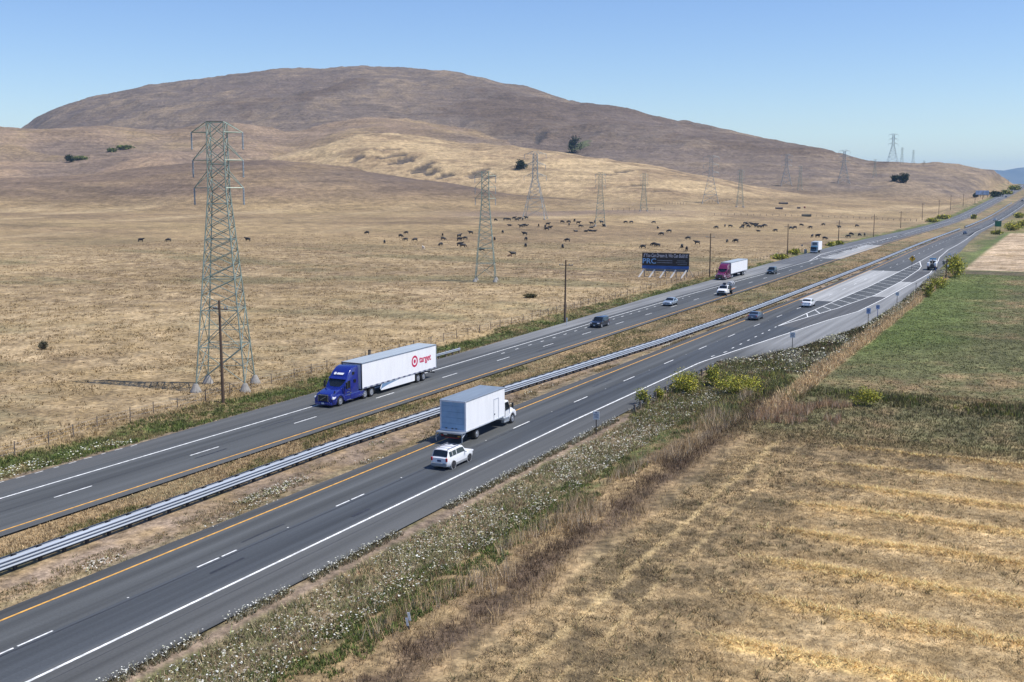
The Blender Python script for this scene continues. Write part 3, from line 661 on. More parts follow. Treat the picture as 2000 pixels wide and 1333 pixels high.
BLUE = mat('cobalt_truck_paint', (.007, .018, .20), .22, vary=.08, scale=1.2, coat=.9)
MAROON = mat('plum_truck_paint', (.135, .012, .060), .25, vary=.08, scale=1.2, coat=.9)
def tractor(root, paint, long_hood=True, dark_deflector=False):
    """conventional sleeper tractor; nose at y=0, cab back at y=-4.95"""
    k = 2.40/2
    taper = lambda y, z: 1-.10*sstep(2.0, 3.9, z)
    hood = [(-.12, .55), (-.02, .62), (-.02, 1.28), (-.18, 1.46), (-.9, 1.66), (-2.15, 1.88), (-2.35, 1.88), (-2.35, .55)]
    nar = lambda y, z: (.80+.14*sstep(0, -2.0, y))*(1-.10*sstep(1.2, 1.7, z))
    MB().prism(hood[::-1], -k, k, nar).build('hood', paint, root, bevel=.09, seg=3, smooth=True)
    cabp = [(-2.1, .62), (-2.05, 1.86), (-2.72, 2.74), (-2.78, 2.86), (-3.30, 3.42), (-3.85, 3.78), (-4.35, 3.90), (-4.95, 3.90), (-4.95, .62)]
    MB().prism(cabp[::-1], -k, k, taper).build('sleeper_cab', paint, root, bevel=.10, seg=3, smooth=True)
    # fenders over the steer wheels
    for s in (1, -1):
        pts = [(-.10, .52)]+[(-.10, .95), (-.35, 1.16), (-.9, 1.30), (-1.5, 1.30), (-2.05, 1.16), (-2.25, .90), (-2.25, .52)]
        archp = [(-1.42+.62*math.cos(a), .52+.62*math.sin(a)) for a in np.linspace(math.pi, 0, 9)]
        poly = pts+[(-2.05, .52)]+archp+[(-.80+.0, .52)]
        MB().prism(poly[::-1], s*.78, s*1.20).build('fender', paint, root, bevel=.035, smooth=True)
        MB().prism([(-.03, .92), (-.30, .90), (-.62, 1.02), (-.66, 1.16), (-.30, 1.15), (-.05, 1.10)], s*1.06, s*1.215).build('headlight', CLEARLAMP, root, bevel=.03)
        # side glass, sleeper windows
        gx = s*(1.205)
        MB().add([(gx, -2.40, 1.78), (gx, -3.22, 1.70), (gx*.99, -3.22, 2.48), (gx*.985, -2.86, 2.50)], [(0, 1, 2, 3)]).build('side_window', GLASS, root)
        MB().prism([(-3.95, 2.12), (-4.40, 2.12), (-4.40, 2.50), (-3.95, 2.50)], s*1.10, s*1.198).build('sleeper_window', GLASS, root, bevel=.03)
        MB().prism([(-3.72, 3.02), (-4.22, 3.02), (-4.22, 3.34), (-3.80, 3.34)], s*1.05, s*1.148).build('sleeper_window', GLASS, root, bevel=.03)
        MB().box((s*1.212, -3.27, 1.62), (.02, .04, 1.9)).build('door_seam', CHASSIS, root)
        MB().box((s*1.225, -3.02, 1.56), (.03, .22, .06)).build('door_handle', CHROME, root, bevel=.01)
        # mirror on an arm, hood mirror
        m = MB().box((s*1.46, -2.28, 2.10), (.20, .16, .72)); m.tube((s*1.2, -2.35, 2.3), (s*1.46, -2.28, 2.3), .03); m.tube((s*1.2, -2.35, 1.9), (s*1.46, -2.28, 1.9), .03)
        m.build('mirror', BLACK, root, bevel=.03)
        m = MB().box((s*1.05, -.62, 1.66), (.12, .08, .24)); m.tube((s*.95, -.75, 1.45), (s*1.05, -.62, 1.6), .02); m.build('hood_mirror', BLACK, root, bevel=.02)
        # side fairing with steps and bright strips
        fp = [(-2.28, .34), (-6.05, .42), (-6.05, .98), (-4.95, 1.10), (-2.28, 1.10)]
        MB().prism(fp[::-1], s*.95, s*1.205).build('side_fairing', paint, root, bevel=.05, smooth=True)
        for (yy, zz, ln) in ((-2.85, 1.30, .46), (-2.95, .98, .62), (-2.95, .46, .80), (-5.35, 1.02, .5), (-5.6, .55, .36), (-3.35, 1.16, .40)):
            MB().box((s*1.215, yy, zz), (.03, ln, .075)).build('step_strip', CHROME, root, bevel=.01)
    # windscreen
    a, b = 1.085, 1.02
    MB().add([(-a, -2.135, 1.945), (0, -2.085, 1.945), (a, -2.135, 1.945), (b, -2.655, 2.665), (0, -2.610, 2.68), (-b, -2.655, 2.665)], [(0, 1, 4, 5), (1, 2, 3, 4)]).build('windshield', GLASS, root)
    MB().prism([(-2.46, 2.70), (-2.64, 2.66), (-2.80, 2.86), (-2.74, 2.90)], -1.10, 1.10).build('sun_visor', paint, root, bevel=.02)
    MB().prism([(.035, .66), (.035, 1.30), (-.10, 1.42), (-.10, .66)][::-1], -.62, .62).build('grille', BLACK, root, bevel=.03)
    m = MB()
    for s in (1, -1): m.box((s*.64, .03, .98), (.05, .06, .74))
    m.box((0, .01, 1.35), (1.3, .08, .05)); m.build('grille_frame', CHROME, root, bevel=.012)
    b_ = MB(); b_.tube((-.40, .065, 1.2), (.36, .065, .78), .03, 4); b_.build('grille_bar', CHROME, root)
    MB().prism([(.10, .28), (.10, .56), (-.25, .62), (-.75, .62), (-.75, .30)][::-1], -1.18, 1.18, lambda y, z: 1-.10*sstep(-.3, .1, y)).build('front_bumper', CHASSIS if dark_deflector else paint, root, bevel=.06, smooth=True)
    MB().box((0, .12, .47), (.34, .02, .18)).build('licence_plate', PLATE, root)
    m = MB().box((0, -5.2, .78), (.86, 6.6, .26)); m.box((0, -6.6, 1.08), (1.0, 1.1, .16)); m.box((0, -7.9, .75), (2.1, .12, .2))
    for y in (-1.42, -6.05, -7.35): m.box((0, y, .52), (1.9, .2, .2))
    m.build('chassis', CHASSIS, root)
    for s in (1, -1):
        wheel(root, s*1.05, -1.42, .52, .30, STEEL, s)
        for y in (-6.05, -7.35): wheel(root, s*1.07, y, .52, .28, STEEL, s, dual=True)
        MB().prism([(-7.95, .30), (-8.0, .30), (-8.0, .95), (-7.95, .95)], s*.80, s*1.2).build('mud_flap', RUBBER, root)
def dash_rail():
    if 'dash_rail' in MATS: return MATS['dash_rail']
    m = mat('dash_rail', (.50, .53, .57), .4, .4, vary=.1, scale=2); nt = m.node_tree; b = nt.nodes['Principled BSDF']
    src = b.inputs['Base Color'].links[0].from_socket
    tc = nt.nodes.new('ShaderNodeTexCoord'); sp = nt.nodes.new('ShaderNodeSeparateXYZ'); nt.links.new(tc.outputs['Object'], sp.inputs[0])
    q = nt.nodes.new('ShaderNodeMath'); q.operation = 'FLOORED_MODULO'; q.inputs[1].default_value = 1.15; nt.links.new(sp.outputs[1], q.inputs[0])
    g = nt.nodes.new('ShaderNodeMath'); g.operation = 'GREATER_THAN'; g.inputs[1].default_value = .62; nt.links.new(q.outputs[0], g.inputs[0])
    mx = nt.nodes.new('ShaderNodeMixRGB'); mx.inputs[2].default_value = (.15, .16, .24, 1); nt.links.new(g.outputs[0], mx.inputs[0]); nt.links.new(src, mx.inputs[1])
    nt.links.new(mx.outputs[0], b.inputs['Base Color']); return m
def trailer(root, y0, length, skirt=True, zt=4.08, zb=1.18):
    """box trailer as one part of the rig with its own sub-parts"""
    yc = y0-length/2; w = 1.29
    box = MB().box((0, yc, (zt+zb)/2), (2*w, length, zt-zb)).build('trailer', BOXWHITE, root, bevel=.03)
    MB().box((0, yc, zt+.012), (2*w-.16, length-.16, .03)).build('trailer_roof', SHEET, box, bevel=.01)
    RAILG = mat('roof_rail_grey', (.30, .36, .44), .4, .4, vary=.1, scale=2); CDK = mat('corner_dark', (.10, .12, .15), .4, .5, vary=.15, scale=2)
    for s in (1, -1):
        MB().box((s*(w-.01), yc, zt-.06), (.07, length+.02, .14)).build('roof_rail', RAILG, box, bevel=.012)
        MB().box((s*(w+.012), yc, zb+.06), (.035, length+.01, .17)).build('bottom_rail', dash_rail(), box, bevel=.01)
        MB().box((s*(w-.02), y0+.012, (zt+zb)/2), (.16, .08, zt-zb)).build('corner_post', CDK, box, bevel=.015)
        MB().box((s*(w-.02), y0-length-.012, (zt+zb)/2), (.12, .08, zt-zb)).build('corner_post', RAILG, box, bevel=.015)
    MB().box((0, y0+.016, zt-.08), (2*w-.18, .07, .16)).build('top_sill', CDK, box, bevel=.015)
    m = MB(); m.box((0, yc, zb-.10), (1.0, length*.96, .18))
    for s in (1, -1):
        m.tube((s*.85, y0-2.7, zb), (s*.85, y0-2.7, .35), .07); m.tube((s*.85, y0-2.7, .8), (s*.3, y0-3.4, zb), .04)
    m.box((0, y0-length+.15, .62), (2.3, .10, .12))
    for s in (1, -1): m.tube((s*.75, y0-length+.15, .62), (s*.75, y0-length+.4, zb), .05)
    yb = y0-length+2.4; yt = (-18.05+5.4-0) 
    m.box((0, y0-12.65, .80), (1.2, 3.2, .30)); m.build('undercarriage', CHASSIS, box)
    for y in (y0-11.95, y0-13.2):
        for s in (1, -1): wheel(box_owner(box), s*1.09, y, .52, .28, STEEL, s, dual=True)
    if skirt:
        for s in (1, -1):
            p = [(y0-4.05, zb-.02), (y0-3.65, .66), (y0-3.9, .40), (y0-11.1, .36), (y0-11.1, zb-.02)]
            MB().prism(p[::-1], s*(w-.05), s*(w+.0)).build('side_skirt', BOXWHITE, box, bevel=.015)
            q = [(y0-4.07, zb-.06)]+[(y0-3.62-.0+(-3.9)*t**1.6, .42+(zb-.08-.42)*t**.8) for t in np.linspace(0, 1, 9)]
            MB().prism(q, s*(w+.002), s*(w+.012)).build('skirt_sweep', mat('skirt_blue', (.16, .27, .42), .4, vary=.1, scale=1), box)
    MB().box((0, y0-length-.02, 2.6), (.03, .05, 2.5)).build('rear_door', CHASSIS, box)
    for s in (1, -1): MB().box((s*1.0, y0-length-.03, zb-.05), (.30, .05, .10)).build('tail_light', REDLAMP, box)
    return box
def box_owner(b): return b
def swap(root, t): 
    return t
# blue rig, southbound outer lane
rig = thing('semi_truck', 'cobalt blue sleeper truck pulling a long white trailer with a red ring emblem', 'semi truck', (-69.45, 94.0, 0), math.pi, 'cars and trucks driving on the highway')
tractor(rig, BLUE)
tb = trailer(rig, -5.35, 16.1)
def ring_logo(parent, M, r):
    n = 48
    for (a, b) in ((r, r*.66), (r*.34, 0)):
        m = MB()
        for i in range(n):
            t0, t1 = 2*math.pi*i/n, 2*math.pi*(i+1)/n
            P = [(a*math.cos(t0), a*math.sin(t0), 0), (a*math.cos(t1), a*math.sin(t1), 0), (b*math.cos(t1), b*math.sin(t1), 0), (b*math.cos(t0), b*math.sin(t0), 0)]
            P = [tuple(M @ Vector(p)) for p in P]
            m.add(P if b else P[:3], [(0, 1, 2, 3)] if b else [(0, 1, 2)])
        m.build('emblem_ring' if b else 'emblem_dot', LOGORED, parent)
# left side of the trailer (local -X): reading direction runs towards local -Y
def side_M(x, y, z, sgn): 
    return Matrix(((0, 0, sgn, x), (sgn, 0, 0, y), (0, 1, 0, z), (0, 0, 0, 1)))
ring_logo(tb, side_M(-1.302, -16.45, 2.70, -1), .69)
text_mesh('lettering', 'target', 1.12, LOGORED, tb, side_M(-1.303, -18.85, 2.72, -1), bold=.025)
ring_logo(tb, side_M(1.302, -18.85, 2.70, 1), .69)
text_mesh('lettering', 'target', 1.12, LOGORED, tb, side_M(1.303, -16.2, 2.62, 1), bold=.012)
# white emblem and bar on the roof fairing (lies on the slope between y=-2.8 and -3.3)
em = MB(); Me = Matrix.Translation((0, -3.02, 3.185)) @ Matrix.Rotation(math.pi, 4, 'Z') @ Matrix.Rotation(math.atan2(.56, .52), 4, 'X')
WH = mat('white_vinyl', (.82, .83, .85), .45, vary=.05, scale=6)
for i in range(20):
    t0, t1 = 2*math.pi*i/20, 2*math.pi*(i+1)/20
    em.add([tuple(Me @ Vector((-.52+.17*math.cos(a)*r_, .17*math.sin(a)*r_, .035))) for a, r_ in ((t0, 1), (t1, 1), (0, 0))], [(0, 1, 2)])
em.add([tuple(Me @ Vector((a, b, .035))) for a, b in ((-.32, -.13), (.52, -.13), (.62, .12), (-.24, .12))], [(0, 1, 2, 3)])
em.build('roof_emblem', WH, rig)
# plum rig parked on the left shoulder
rig2 = thing('semi_truck', 'plum red sleeper truck with a plain white trailer parked on the left shoulder', 'semi truck', (-75.65, 266.4, 0), math.pi, 'cars and trucks driving on the highway')
tractor(rig2, MAROON, dark_deflector=True)
trailer(rig2, -5.2, 16.1, skirt=False)

def box_truck():
    """white rigid truck with a long cargo box and a hooded cab; rear of box at y=0 (local), nose +Y"""
    root = thing('box_truck', 'white box truck with grey roof and shaded rear door beside the median rail', 'box truck', (-49.02, 86.0, 0), R(.6), 'cars and trucks driving on the highway')
    w = 1.33; zb, zt = 1.15, 3.98; Lb = 7.95
    box = MB().box((0, Lb/2, (zb+zt)/2), (2*w, Lb, zt-zb)).build('cargo_box', BOXWHITE, root, bevel=.025)
    MB().box((0, Lb/2, zt+.015), (2*w-.12, Lb-.12, .03)).build('roof', mat('translucent_roof', (.20, .245, .29), .45, vary=.12, scale=.8, stretch=(2, .3, 1)), box)
    AR = mat('alu_rail', (.34, .39, .46), .4, .4, vary=.1, scale=2); RF = mat('rear_frame_white', (.62, .66, .70), .4, vary=.08, scale=2)
    for s in (1, -1): MB().box((s*(w-.02), Lb/2, zt-.03), (.08, Lb+.03, .13)).build('roof_rail', AR, box, bevel=.015)
    m = MB()
    for s in (1, -1): m.box((s*(w-.055), -.02, (zb+zt)/2), (.15, .09, zt-zb+.02))
    m.box((0, -.022, zt-.07), (2*w-.1, .088, .17)); m.box((0, -.03, zb+.04), (2*w-.1, .10, .12)); m.build('rear_frame', RF, box)
    poly = [(.02, zb+.1)]
    for k in range(5): z0_ = zb+.14+k*.545; poly += [(-.005, z0_), (-.035, z0_+.02), (-.035, z0_+.52), (-.005, z0_+.54)]
    poly += [(.02, zt-.1)]
    MB().prism(poly, -w+.13, w-.13).build('roll_door', mat('roll_door_shade_blue', (.23, .37, .52), .5, vary=.12, scale=1.5), box)  # bluish shade of the truck's rear is put into the door colour
    for x in (-.7, -.05, .35): MB().box((x, -.055, zb+.22), (.18, .05, .08)).build('door_latch', BLACK, box)
    # side door on the right flank, close to the cab
    m = MB(); y0, y1 = Lb-2.35, Lb-1.35
    for yy in (y0, y1): m.box((w+.012, yy, 2.18), (.03, .05, 2.05))
    m.box((w+.012, (y0+y1)/2, 3.2), (.03, y1-y0, .05)); sd = m.build('side_door', mat('door_trim', (.42, .45, .52), .4, vary=.1, scale=4), box)
    MB().box((w+.03, y0+.14, 1.75), (.05, .12, .10)).build('handle', BLACK, sd)
    for s in (1, -1): MB().box((s*(w+.01), Lb/2, zb+.03), (.03, Lb, .12)).build('bottom_rail', mat('trailer_rail', (.50, .53, .57)), box)
    # lift gate: dock step, uprights, tail lamps
    m = MB().box((0, -.45, zb-.02), (2*w+.08, .75, .07))
    m.box((0, -.82, zb-.05), (2*w+.10, .06, .14))
    for s in (1, -1): m.box((s*(w+.01), -.80, zb-.46), (.09, .08, .80)); m.tube((s*(w-.05), -.75, zb-.5), (s*(w-.1), .1, zb-.1), .05)
    m.tube((w-.02, -.80, .52), (w-.20, -.1, 1.0), .045)
    m.build('lift_gate', mat('galvanised_gate', (.42, .46, .50), .4, .6, vary=.15, scale=3), root, bevel=.01)
    m = MB().box((0, -.30, .78), (2.2, .10, .30)); m.box((0, -.2, .55), (2.3, .10, .10)); m.build('rear_underrun', CHASSIS, root)
    MB().box((-.55, -.37, .86), (.55, .03, .12)).build('licence_plate', PLATE, root)
    for x in (-.95, .80): MB().box((x, -.365, .74), (.30, .03, .10)).build('tail_light', AMBER if x > 0 else REDLAMP, root)
    MB().box((0, -.262, .55), (1.5, .02, .06)).build('reflective_tape', REDLAMP, root)
    m = MB().box((0, 4.6, .82), (.84, 10.0, .24)); m.box((0, 2.4, .52), (2.0, .2, .2)); m.box((0, 8.75, .5), (1.9, .18, .18))
    m.box((0, Lb/2, zb-.08), (2.0, Lb-.2, .12)); m.build('chassis', CHASSIS, root)
    for s in (1, -1): MB().prism([(1.55, .30), (1.60, .30), (1.60, 1.0), (1.55, 1.0)], s*.62, s*1.22).build('mud_flap', RUBBER, root)
    # cab
    k = 1.14
    cabp = [(8.12, .62), (9.62, .62), (9.62, 1.60), (9.36, 2.42), (9.16, 2.50), (8.12, 2.52)]
    MB().prism(cabp, -k, k, lambda y, z: 1-.09*sstep(1.6, 2.5, z)).build('cab', WHITE, root, bevel=.07, seg=3, smooth=True)
    hood = [(9.5, .66), (10.86, .66), (10.92, 1.20), (10.70, 1.42), (10.2, 1.56), (9.5, 1.70)]
    MB().prism(hood, -.98, .98, lambda y, z: (1-.10*sstep(9.6, 10.9, y))*(1-.08*sstep(1.2, 1.6, z))).build('hood', WHITE, root, bevel=.09, seg=3, smooth=True)
    for s in (1, -1):
        archp = [(9.62-.0, .50)]+[(9.55+.02, .9), (9.75, 1.22), (10.1, 1.36), (10.55, 1.30), (10.86, 1.05), (10.9, .62)]
        poly = [(9.45, .52), (9.50, .95), (9.72, 1.24), (10.1, 1.38), (10.5, 1.34), (10.80, 1.12), (10.90, .70), (10.62, .62)]+[(10.05+.58*math.cos(a), .50+.58*math.sin(a)) for a in np.linspace(.25, math.pi, 8)]
        MB().prism(poly[::-1], s*.72, s*1.16).build('fender', WHITE, root, bevel=.03, smooth=True)
        gx = s*1.152
        MB().add([(gx, 9.52, 1.62), (gx, 8.52, 1.56), (gx*.93, 8.52, 2.34), (gx*.93, 9.24, 2.34)], [(0, 1, 2, 3)]).build('side_window', GLASS, root)
        MB().box((s*1.148, 8.42, 1.5), (.02, .04, 1.6)).build('door_seam', CHASSIS, root)
        m = MB().box((s*1.38, 9.60, 1.95), (.18, .14, .52)); m.tube((s*1.1, 9.45, 2.2), (s*1.38, 9.6, 2.15), .025); m.tube((s*1.1, 9.45, 1.75), (s*1.38, 9.6, 1.75), .025); m.build('mirror', BLACK, root, bevel=.03)
        m = MB().box((s*1.02, 8.72, .62), (.34, 1.15, .50)); m.box((s*1.16, 8.72, .50), (.12, 1.1, .05)); m.box((s*1.16, 8.72, .80), (.12, 1.1, .05))
        m.build('fuel_tank', mat('step_alloy', (.52, .55, .58), .35, .7, vary=.12, scale=4), root, bevel=.03)
        wheel(root, s*1.02, 8.78+1.27, .49, .28, STEEL, s); wheel(root, s*1.06, 2.42, .49, .26, STEEL, s, dual=True)
        MB().box((s*.86, 10.88, 1.02), (.26, .08, .20)).build('headlight', CLEARLAMP, root, bevel=.03)
    MB().add([(-1.0, 9.645, 1.70), (1.0, 9.645, 1.70), (.93, 9.40, 2.36), (-.93, 9.40, 2.36)], [(0, 1, 2, 3)]).build('windshield', GLASS, root)
    MB().box((0, 10.93, 1.0), (1.0, .06, .42)).build('grille', BLACK, root, bevel=.02)
    MB().box((0, 10.98, .62), (2.2, .18, .26)).build('front_bumper', CHROME, root, bevel=.05)
    return root
box_truck()

suv = car('suv', 'white suv with black rear window and grey bumpers following the box truck', 'suv', (-45.30, 79.3, 0), R(.5), WHITE, 'suv', L=4.55, W=1.80, H=1.70, rim=mat('dark_rim', (.06, .06, .065), .5, .4), clad=GREYCLAD)
m = MB()
for s in (1, -1):
    m.tube((s*.62, .35, 1.76), (s*.62, -1.95, 1.74), .025); 
    for y in (.3, -.8, -1.9): m.tube((s*.62, y, 1.66), (s*.62, y, 1.76), .02)
for y in (-.1, -.9, -1.6): m.tube((-.62, y, 1.76), (.62, y, 1.76), .018)
m.build('roof_rack', ALLOY, suv)
MB().box((0, .05, 1.715), (.75, .55, .02)).build('sunroof', GLASS, suv)
NAVY = mat('midnight_car_paint', (.012, .017, .030), .2, vary=.15, scale=2, coat=.8)
SILVER = mat('silver_blue_paint', (.36, .43, .50), .3, .35, vary=.06, scale=2, coat=.7)
TEALD = mat('dark_teal_paint', (.022, .042, .060), .28, vary=.1, scale=2, coat=.7)
SLATE = mat('slate_blue_paint', (.090, .125, .175), .3, .3, vary=.06, scale=2, coat=.7)
PEARL = mat('pearl_paint', (.76, .78, .80), .3, vary=.03, scale=2, coat=.7)
car('suv', 'black crossover with bright wheels coming on in the left carriageway', 'suv', (-68.55, 169.9, 0), math.pi, NAVY, 'suv', L=4.65, W=1.92, H=1.70, rim=STEEL)
car('car', 'silver blue sedan near the shoulder line below the billboard', 'car', (-68.55, 206.9, 0), math.pi, SILVER, 'sedan', L=4.85, W=1.85, H=1.47, rim=ALLOY)
car('suv', 'dark teal suv passing to the right of the parked plum truck', 'suv', (-68.95, 292.6, 0), math.pi, TEALD, 'suv', L=4.75, W=1.95, H=1.82)
car('car', 'slate blue sedan seen from behind near the yellow line', 'car', (-47.75, 191.6, 0), R(-.6), SLATE, 'sedan', L=4.7, W=1.85, H=1.43)
car('suv', 'white hatchback crossover at the edge of the pale concrete slab', 'suv', (-43.7, 216.5, 0), R(-.6), PEARL, 'hatch', L=4.6, W=1.90, H=1.62)
def far_spot(px, py, lane): 
    """distance along the road of a lane point seen at a picture column"""
    ys = np.linspace(350, 1700, 2000); u, v = project(lane(ys)+roadx(ys), ys, roadz(ys)); i = int(np.argmin(np.abs(u-px)+.5*np.abs(v-py))); return float(lane(ys[i])+roadx(ys[i])), float(ys[i]), float(roadz(ys[i])), -math.atan2(float(roadx(ys[i]+5)-roadx(ys[i]-5)), 10)
def lane_f(f, d): return lambda s: f(s)+d
for (nm, lab, cat_, px, py, lf, paint, kd, dr) in (
    ('car', 'dark blue grey car ahead on the right carriageway by the end of the median rail', 'car', 1885, 455, lane_f(YN, 5.5), SLATE, 'sedan', 0),
    ('car', 'small silver car beside the green sign on the right carriageway', 'car', 1943, 431, lane_f(YN, 5.5), SILVER, 'sedan', 0),
    ('suv', 'far dark blue vehicle at the picture edge on the right carriageway', 'suv', 1997, 386, lane_f(YN, 3.4), TEALD, 'suv', 0),
    ('car', 'tiny dark car where the left carriageway climbs to the crest', 'car', 1965, 389, lane_f(YS, -1.2), NAVY, 'sedan', math.pi)):
    x_, y_, z_, a_ = far_spot(px, py, lf)
    car(nm, lab, cat_, (x_, y_, z_), a_+dr, paint, kd)

def cabover():
    root = thing('box_truck', 'blue cabover truck with white refrigerated box standing on the left shoulder', 'box truck', (-76.95, 386.2, 0), math.pi, 'cars and trucks driving on the highway')
    TB = mat('teal_blue_paint', (.045, .16, .27), .3, vary=.1, scale=2, coat=.6)
    MB().prism([(-.02, .45), (-.0, 1.25), (-.22, 2.30), (-.45, 2.42), (-1.75, 2.42), (-1.75, .45)][::-1], -1.12, 1.12, lambda y, z: 1-.06*sstep(1.3, 2.4, z)).build('cab', TB, root, bevel=.08, seg=3, smooth=True)
    MB().add([(-1.0, .012, 1.28), (1.0, .012, 1.28), (.96, -.20, 2.2), (-.96, -.20, 2.2)], [(0, 1, 2, 3)]).build('windshield', GLASS, root)
    for s in (1, -1):
        MB().add([(s*1.13, -.25, 1.3), (s*1.13, -1.1, 1.3), (s*1.075, -1.1, 2.15), (s*1.075, -.42, 2.15)], [(0, 1, 2, 3)]).build('side_window', GLASS, root)
        MB().box((s*.86, .02, .75), (.28, .08, .18)).build('headlight', CLEARLAMP, root, bevel=.02)
        m = MB().box((s*1.32, -.1, 1.85), (.16, .12, .42)); m.tube((s*1.05, -.3, 2.1), (s*1.32, -.1, 2.0), .02); m.build('mirror', BLACK, root, bevel=.02)
        wheel(root, s*.98, -1.05, .44, .26, ALLOY, s); wheel(root, s*1.0, -5.6, .44, .24, ALLOY, s, dual=True)
    MB().box((0, .03, .55), (2.2, .12, .26)).build('front_bumper', WHITE, root, bevel=.04)
    MB().box((0, .03, 1.0), (1.5, .05, .2)).build('grille', BLACK, root, bevel=.02)
    bx = MB().box((0, -5.0, 2.42), (2.5, 6.2, 2.9)).build('cargo_box', BOXWHITE, root, bevel=.03)
    MB().box((0, -5.0, 3.885), (2.36, 6.06, .03)).build('roof', SHEET, bx)
    MB().box((0, -1.70, 3.25), (1.6, .40, .95)).build('refrigeration_unit', mat('reefer_unit', (.10, .13, .16), .5, vary=.2, scale=3), bx, bevel=.06)
    m = MB().box((0, -4.4, .72), (.8, 7.0, .22)); m.box((0, -5.6, .46), (1.9, .16, .16)); m.box((0, -8.0, .6), (2.2, .08, .12)); m.build('chassis', CHASSIS, root)
cabover()
def work_truck():
    root = thing('tow_truck', 'white work truck carrying dark machinery with a pale curved guard on the left carriageway', 'tow truck', (-64.65, 229.0, 0), math.pi, 'cars and trucks driving on the highway')
    MB().prism([(-.05, .55), (0, 1.15), (-.25, 1.30), (-1.35, 1.42), (-1.35, .55)][::-1], -.98, .98, lambda y, z: (1-.06*sstep(-.9, 0, y))*(1-.06*sstep(1.1, 1.4, z))).build('hood', WHITE, root, bevel=.07, seg=3, smooth=True)
    MB().prism([(-1.25, .5), (-1.25, 1.40), (-1.75, 2.02), (-1.95, 2.10), (-3.05, 2.10), (-3.1, .5)][::-1], -1.0, 1.0, lambda y, z: 1-.14*sstep(1.35, 2.1, z)).build('cab', WHITE, root, bevel=.06, seg=3, smooth=True)
    MB().add([(-.86, -1.295, 1.46), (.86, -1.295, 1.46), (.80, -1.745, 2.02), (-.80, -1.745, 2.02)], [(0, 1, 2, 3)]).build('windshield', GLASS, root)
    for s in (1, -1):
        MB().add([(s*1.0, -1.5, 1.4), (s*1.0, -2.75, 1.4), (s*.885, -2.75, 1.98), (s*.885, -1.88, 1.98)], [(0, 1, 2, 3)]).build('side_window', GLASS, root)
        MB().box((s*.80, -.02, 1.02), (.26, .10, .18)).build('headlight', CLEARLAMP, root, bevel=.02)
        MB().box((s*1.2, -1.5, 1.5), (.22, .14, .24)).build('mirror', NAVY, root, bevel=.03)
        MB().prism([(-.15, .6), (-.2, 1.0), (-.75, 1.12), (-1.3, 1.0), (-1.4, .6)][::-1], s*.82, s*1.05).build('fender', WHITE, root, bevel=.03)
        wheel(root, s*.92, -.85, .42, .25, ALLOY, s); wheel(root, s*.95, -5.1, .42, .24, ALLOY, s, dual=True)
    MB().box((0, .02, .92), (1.25, .06, .30)).build('grille', BLACK, root, bevel=.02)
    MB().box((0, .04, .55), (1.9, .14, .26)).build('front_bumper', BLACK, root, bevel=.03)
    MB().box((-.15, -1.9, 2.42), (.60, .45, .50)).build('light_box', mat('dark_box', (.03, .035, .05), .5), root, bevel=.03)
    MB().box((0, -2.0, 2.15), (1.5, .30, .12)).build('light_bar', mat('lightbar_white', (.6, .62, .66), .3), root, bevel=.02)
    m = MB().box((0, -4.7, .95), (2.2, 3.6, .14)); m.box((0, -3.25, 1.6), (2.0, .10, 1.1)); m.box((0, -4.6, 1.35), (1.4, 2.2, .7)); m.tube((.5, -3.6, 1.4), (-.4, -5.9, 2.3), .10); m.tube((-.6, -4.0, 1.6), (-.6, -5.4, 2.2), .08)
    m.build('flat_bed', mat('bed_dark', (.035, .045, .050), .6, vary=.3, scale=4), root, bevel=.02)
    m = MB(); P = [(-.65+.45*math.cos(a), -4.6, 2.25+.45*math.sin(a)) for a in np.linspace(0, 2*math.pi, 15)]; m.path(P, .09); m.path([(p[0]-.2, p[1]-.8, p[2]) for p in P], .09)
    m.build('curved_guard', WHITE, root, smooth=True)
    MB().box((-1.1, -5.3, 1.12), (.10, 2.6, .22)).build('side_board', mat('orange_board', (.55, .24, .12), .5), root, bevel=.02)
    MB().box((0, -3.4, .70), (.8, 6.2, .2)).build('chassis', CHASSIS, root)
work_truck()
